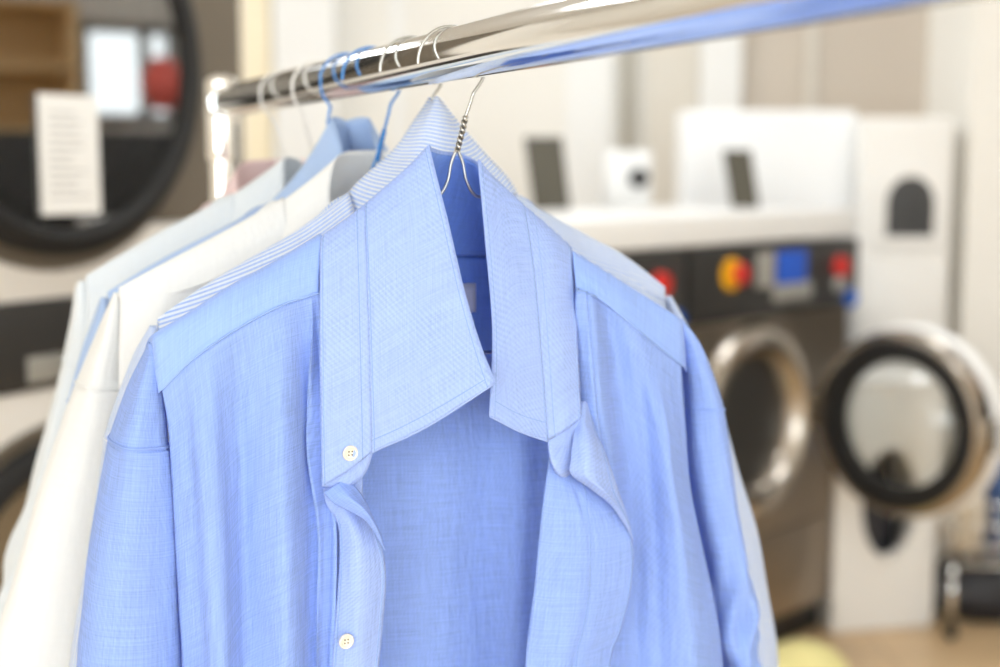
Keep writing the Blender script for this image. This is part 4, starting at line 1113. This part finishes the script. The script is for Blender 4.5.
# the right-hand side of the room, which the dryer glass mirrors: window, shelf, dark cabinets, red lantern
nD = np.array([math.sin(TH), -math.cos(TH), 0])
def mirror_hit(px, py, xw):
    o = cD + .045 * nD; d = ray(px, py); k = (o - CAM).dot(nD) / d.dot(nD); w_ = CAM + d * k
    r = d - 2 * d.dot(nD) * nD; return w_ + r * ((xw - w_[0]) / r[0])
wa = mirror_hit(79, 20, XR); wb = mirror_hit(182, 124, XR)
y_a, y_b = sorted((wa[1], wb[1])); z_a, z_b = wb[2], wa[2]
slab('wall_right', XR, XR + .12, YF, y_a, 0, ZC, M['wall_cream']); slab('wall_right', XR, XR + .12, y_b, YB, 0, ZC, M['wall_cream'])
slab('wall_right', XR, XR + .12, y_a, y_b, 0, z_a, M['wall_cream']); slab('wall_right', XR, XR + .12, y_a, y_b, z_b, ZC, M['wall_cream'])
r = empty('window_3', (XR + .06, (y_a + y_b) / 2, z_a)); tag(r, kind='structure'); w = y_b - y_a; ym = mirror_hit(148, 60, XR)[1] - (y_a + y_b) / 2
bm = bmesh.new()
for y in (-w / 2, ym - .03, w / 2 - .05): add_box(bm, -.04, .04, y, y + .05, 0, z_b - z_a)
for z in (0, z_b - z_a - .05): add_box(bm, -.04, .04, -w / 2, w / 2, z, z + .05)
bm_obj('window_frame', bm, M['grey_plastic'], r); box('pane', (-.004, .004, -w / 2 + .04, w / 2 - .04, .04, z_b - z_a - .04), M['glass'], r, 0)
dk = empty('dark_cabinet', (XR - .3, (y_a + y_b) / 2 - .3, 0), 0, 'long charcoal cabinet under the side window, seen mirrored in the dryer glass', 'cabinet')
box('plinth', (-.25, .27, -1.58, 1.28, 0, .05), M['black_plastic'], dk, .003)
box('body', (-.28, .28, -1.6, 1.3, .05, z_a - .06), M['charcoal'], dk, .01)
for k in range(4):
    d_ = box('door', (-.30, -.28, -1.58 + k * .72, -.88 + k * .72, .08, z_a - .1), M['charcoal'], dk, .004)
    box('door_handle', (-.32, -.30, -.96 + k * .72, -.94 + k * .72, .8, 1.0), M['steel'], d_, .003)
rp = mirror_hit(163, 84, XR - .35)
ld = lathe('red_lantern', [(0, -.13), (.05, -.13), (.06, -.11), (.10, -.06), (.115, 0), (.10, .06), (.06, .11), (.05, .13), (0, .13)], M['salmon'], None, 'Z', (0, 0, 0), 32)
tube('cord', [(0, 0, .13), (0, 0, (ZC - rp[2]) / 2), (0, 0, ZC - rp[2])], .004, M['black_plastic'], ld, 8)
ld.location = (rp[0], rp[1], rp[2]); tag(ld, 'round red lantern mirrored as a red spot in the dryer door glass', 'lantern')
sy = mirror_hit(30, 60, XR - .42); ey = mirror_hit(84, 60, XR - .42); sy[1] = ey[1] + math.copysign(.52, sy[1] - ey[1]) + .15
sh = empty('wooden_shelf', (XR - .22, sy[1] - .15, z_a - .06), math.radians(-90), 'light wooden shelf unit standing on the long charcoal cabinet, mirrored in the dryer door glass', 'shelf')
M['wood'] = plain('light_wood', srgb(228, 194, 142), 0.5, 0, .1, 4)
for z in (0, .30, .61): box('shelf_board', (-.5, .5, -.2, .2, z, z + .025), M['wood'], sh, .003)
for x in (-.5, .475): box('side_panel', (x, x + .025, -.2, .2, 0, .635), M['wood'], sh, .003)
box('back_panel', (-.48, .48, .17, .2, .01, .62), M['wood'], sh, .002)

blob('dark_filler', (pb[0] - .045, pb[1] + .155, .022), (.11, .10, .36), M['black_cloth'], 31, label='dark filler heap added inside the white hamper to darken its oval opening', cat='clothes')  # added dark heap so the white hamper's inside looks unlit
# ------------------------------------------------------------------ lights
def area(name, loc, rot, sx, sy, power, col=(1, 1, 1)):
    l = bpy.data.lights.new(name, 'AREA'); l.shape = 'RECTANGLE'; l.size = sx; l.size_y = sy; l.energy = power; l.color = col
    o = bpy.data.objects.new(name, l); COL.objects.link(o); o.location = loc; o.rotation_euler = rot
    return o
for i, (a, b) in enumerate(wx):       # daylight through the two shop windows
    area('window_daylight', ((a + b) / 2, YF + .03, 1.55), (math.radians(90), 0, 0), b - a, 2.1, 92, (0.90, 0.955, 1.0))
em = plain('lamp_diffuser', (1, 1, 1), .5, 0, 0, emit=(.94, .975, 1.0), estr=5)
k = 0
for x in (-1.9, .1, 2.1):
    for y, pw in ((-1.6, 11), (3.1, 18), (5.2, 20)):
        r = empty('ceiling_lamp', (x, y, ZC - .06), 0, 'square white ceiling light panel out of view above the laundry', 'ceiling light', 'ceiling light panels')
        box('frame', (-.42, .42, -.42, .42, .02, .06), M['white_enamel'], r, .004)
        box('diffuser', (-.39, .39, -.39, .39, .008, .02), em, r, 0)
        area('ceiling_light', (x, y, ZC - .07), (0, 0, 0), .76, .76, pw, (.94, .975, 1.0))
w = bpy.data.worlds.new('world'); SC.world = w; w.use_nodes = True
w.node_tree.nodes['Background'].inputs[0].default_value = (.90, .955, 1, 1); w.node_tree.nodes['Background'].inputs[1].default_value = 7.0

# ------------------------------------------------------------------ camera
cd = bpy.data.cameras.new('camera'); co = bpy.data.objects.new('camera', cd); COL.objects.link(co); SC.camera = co
co.location = CAM; co.rotation_euler = (PI / 2 - PITCH, 0, 0)
cd.sensor_width = 36; cd.lens = 36 * FPX / 1000; cd.clip_start = 0.05
cd.shift_x = 0; cd.shift_y = 0
cd.dof.use_dof = True; cd.dof.focus_distance = 1.13; cd.dof.aperture_fstop = 2.6
SC.view_settings.view_transform = 'Standard'; SC.view_settings.look = 'None'
SC.view_settings.exposure = -0.68; SC.view_settings.gamma = 1.0; SC.view_settings.use_curve_mapping = False
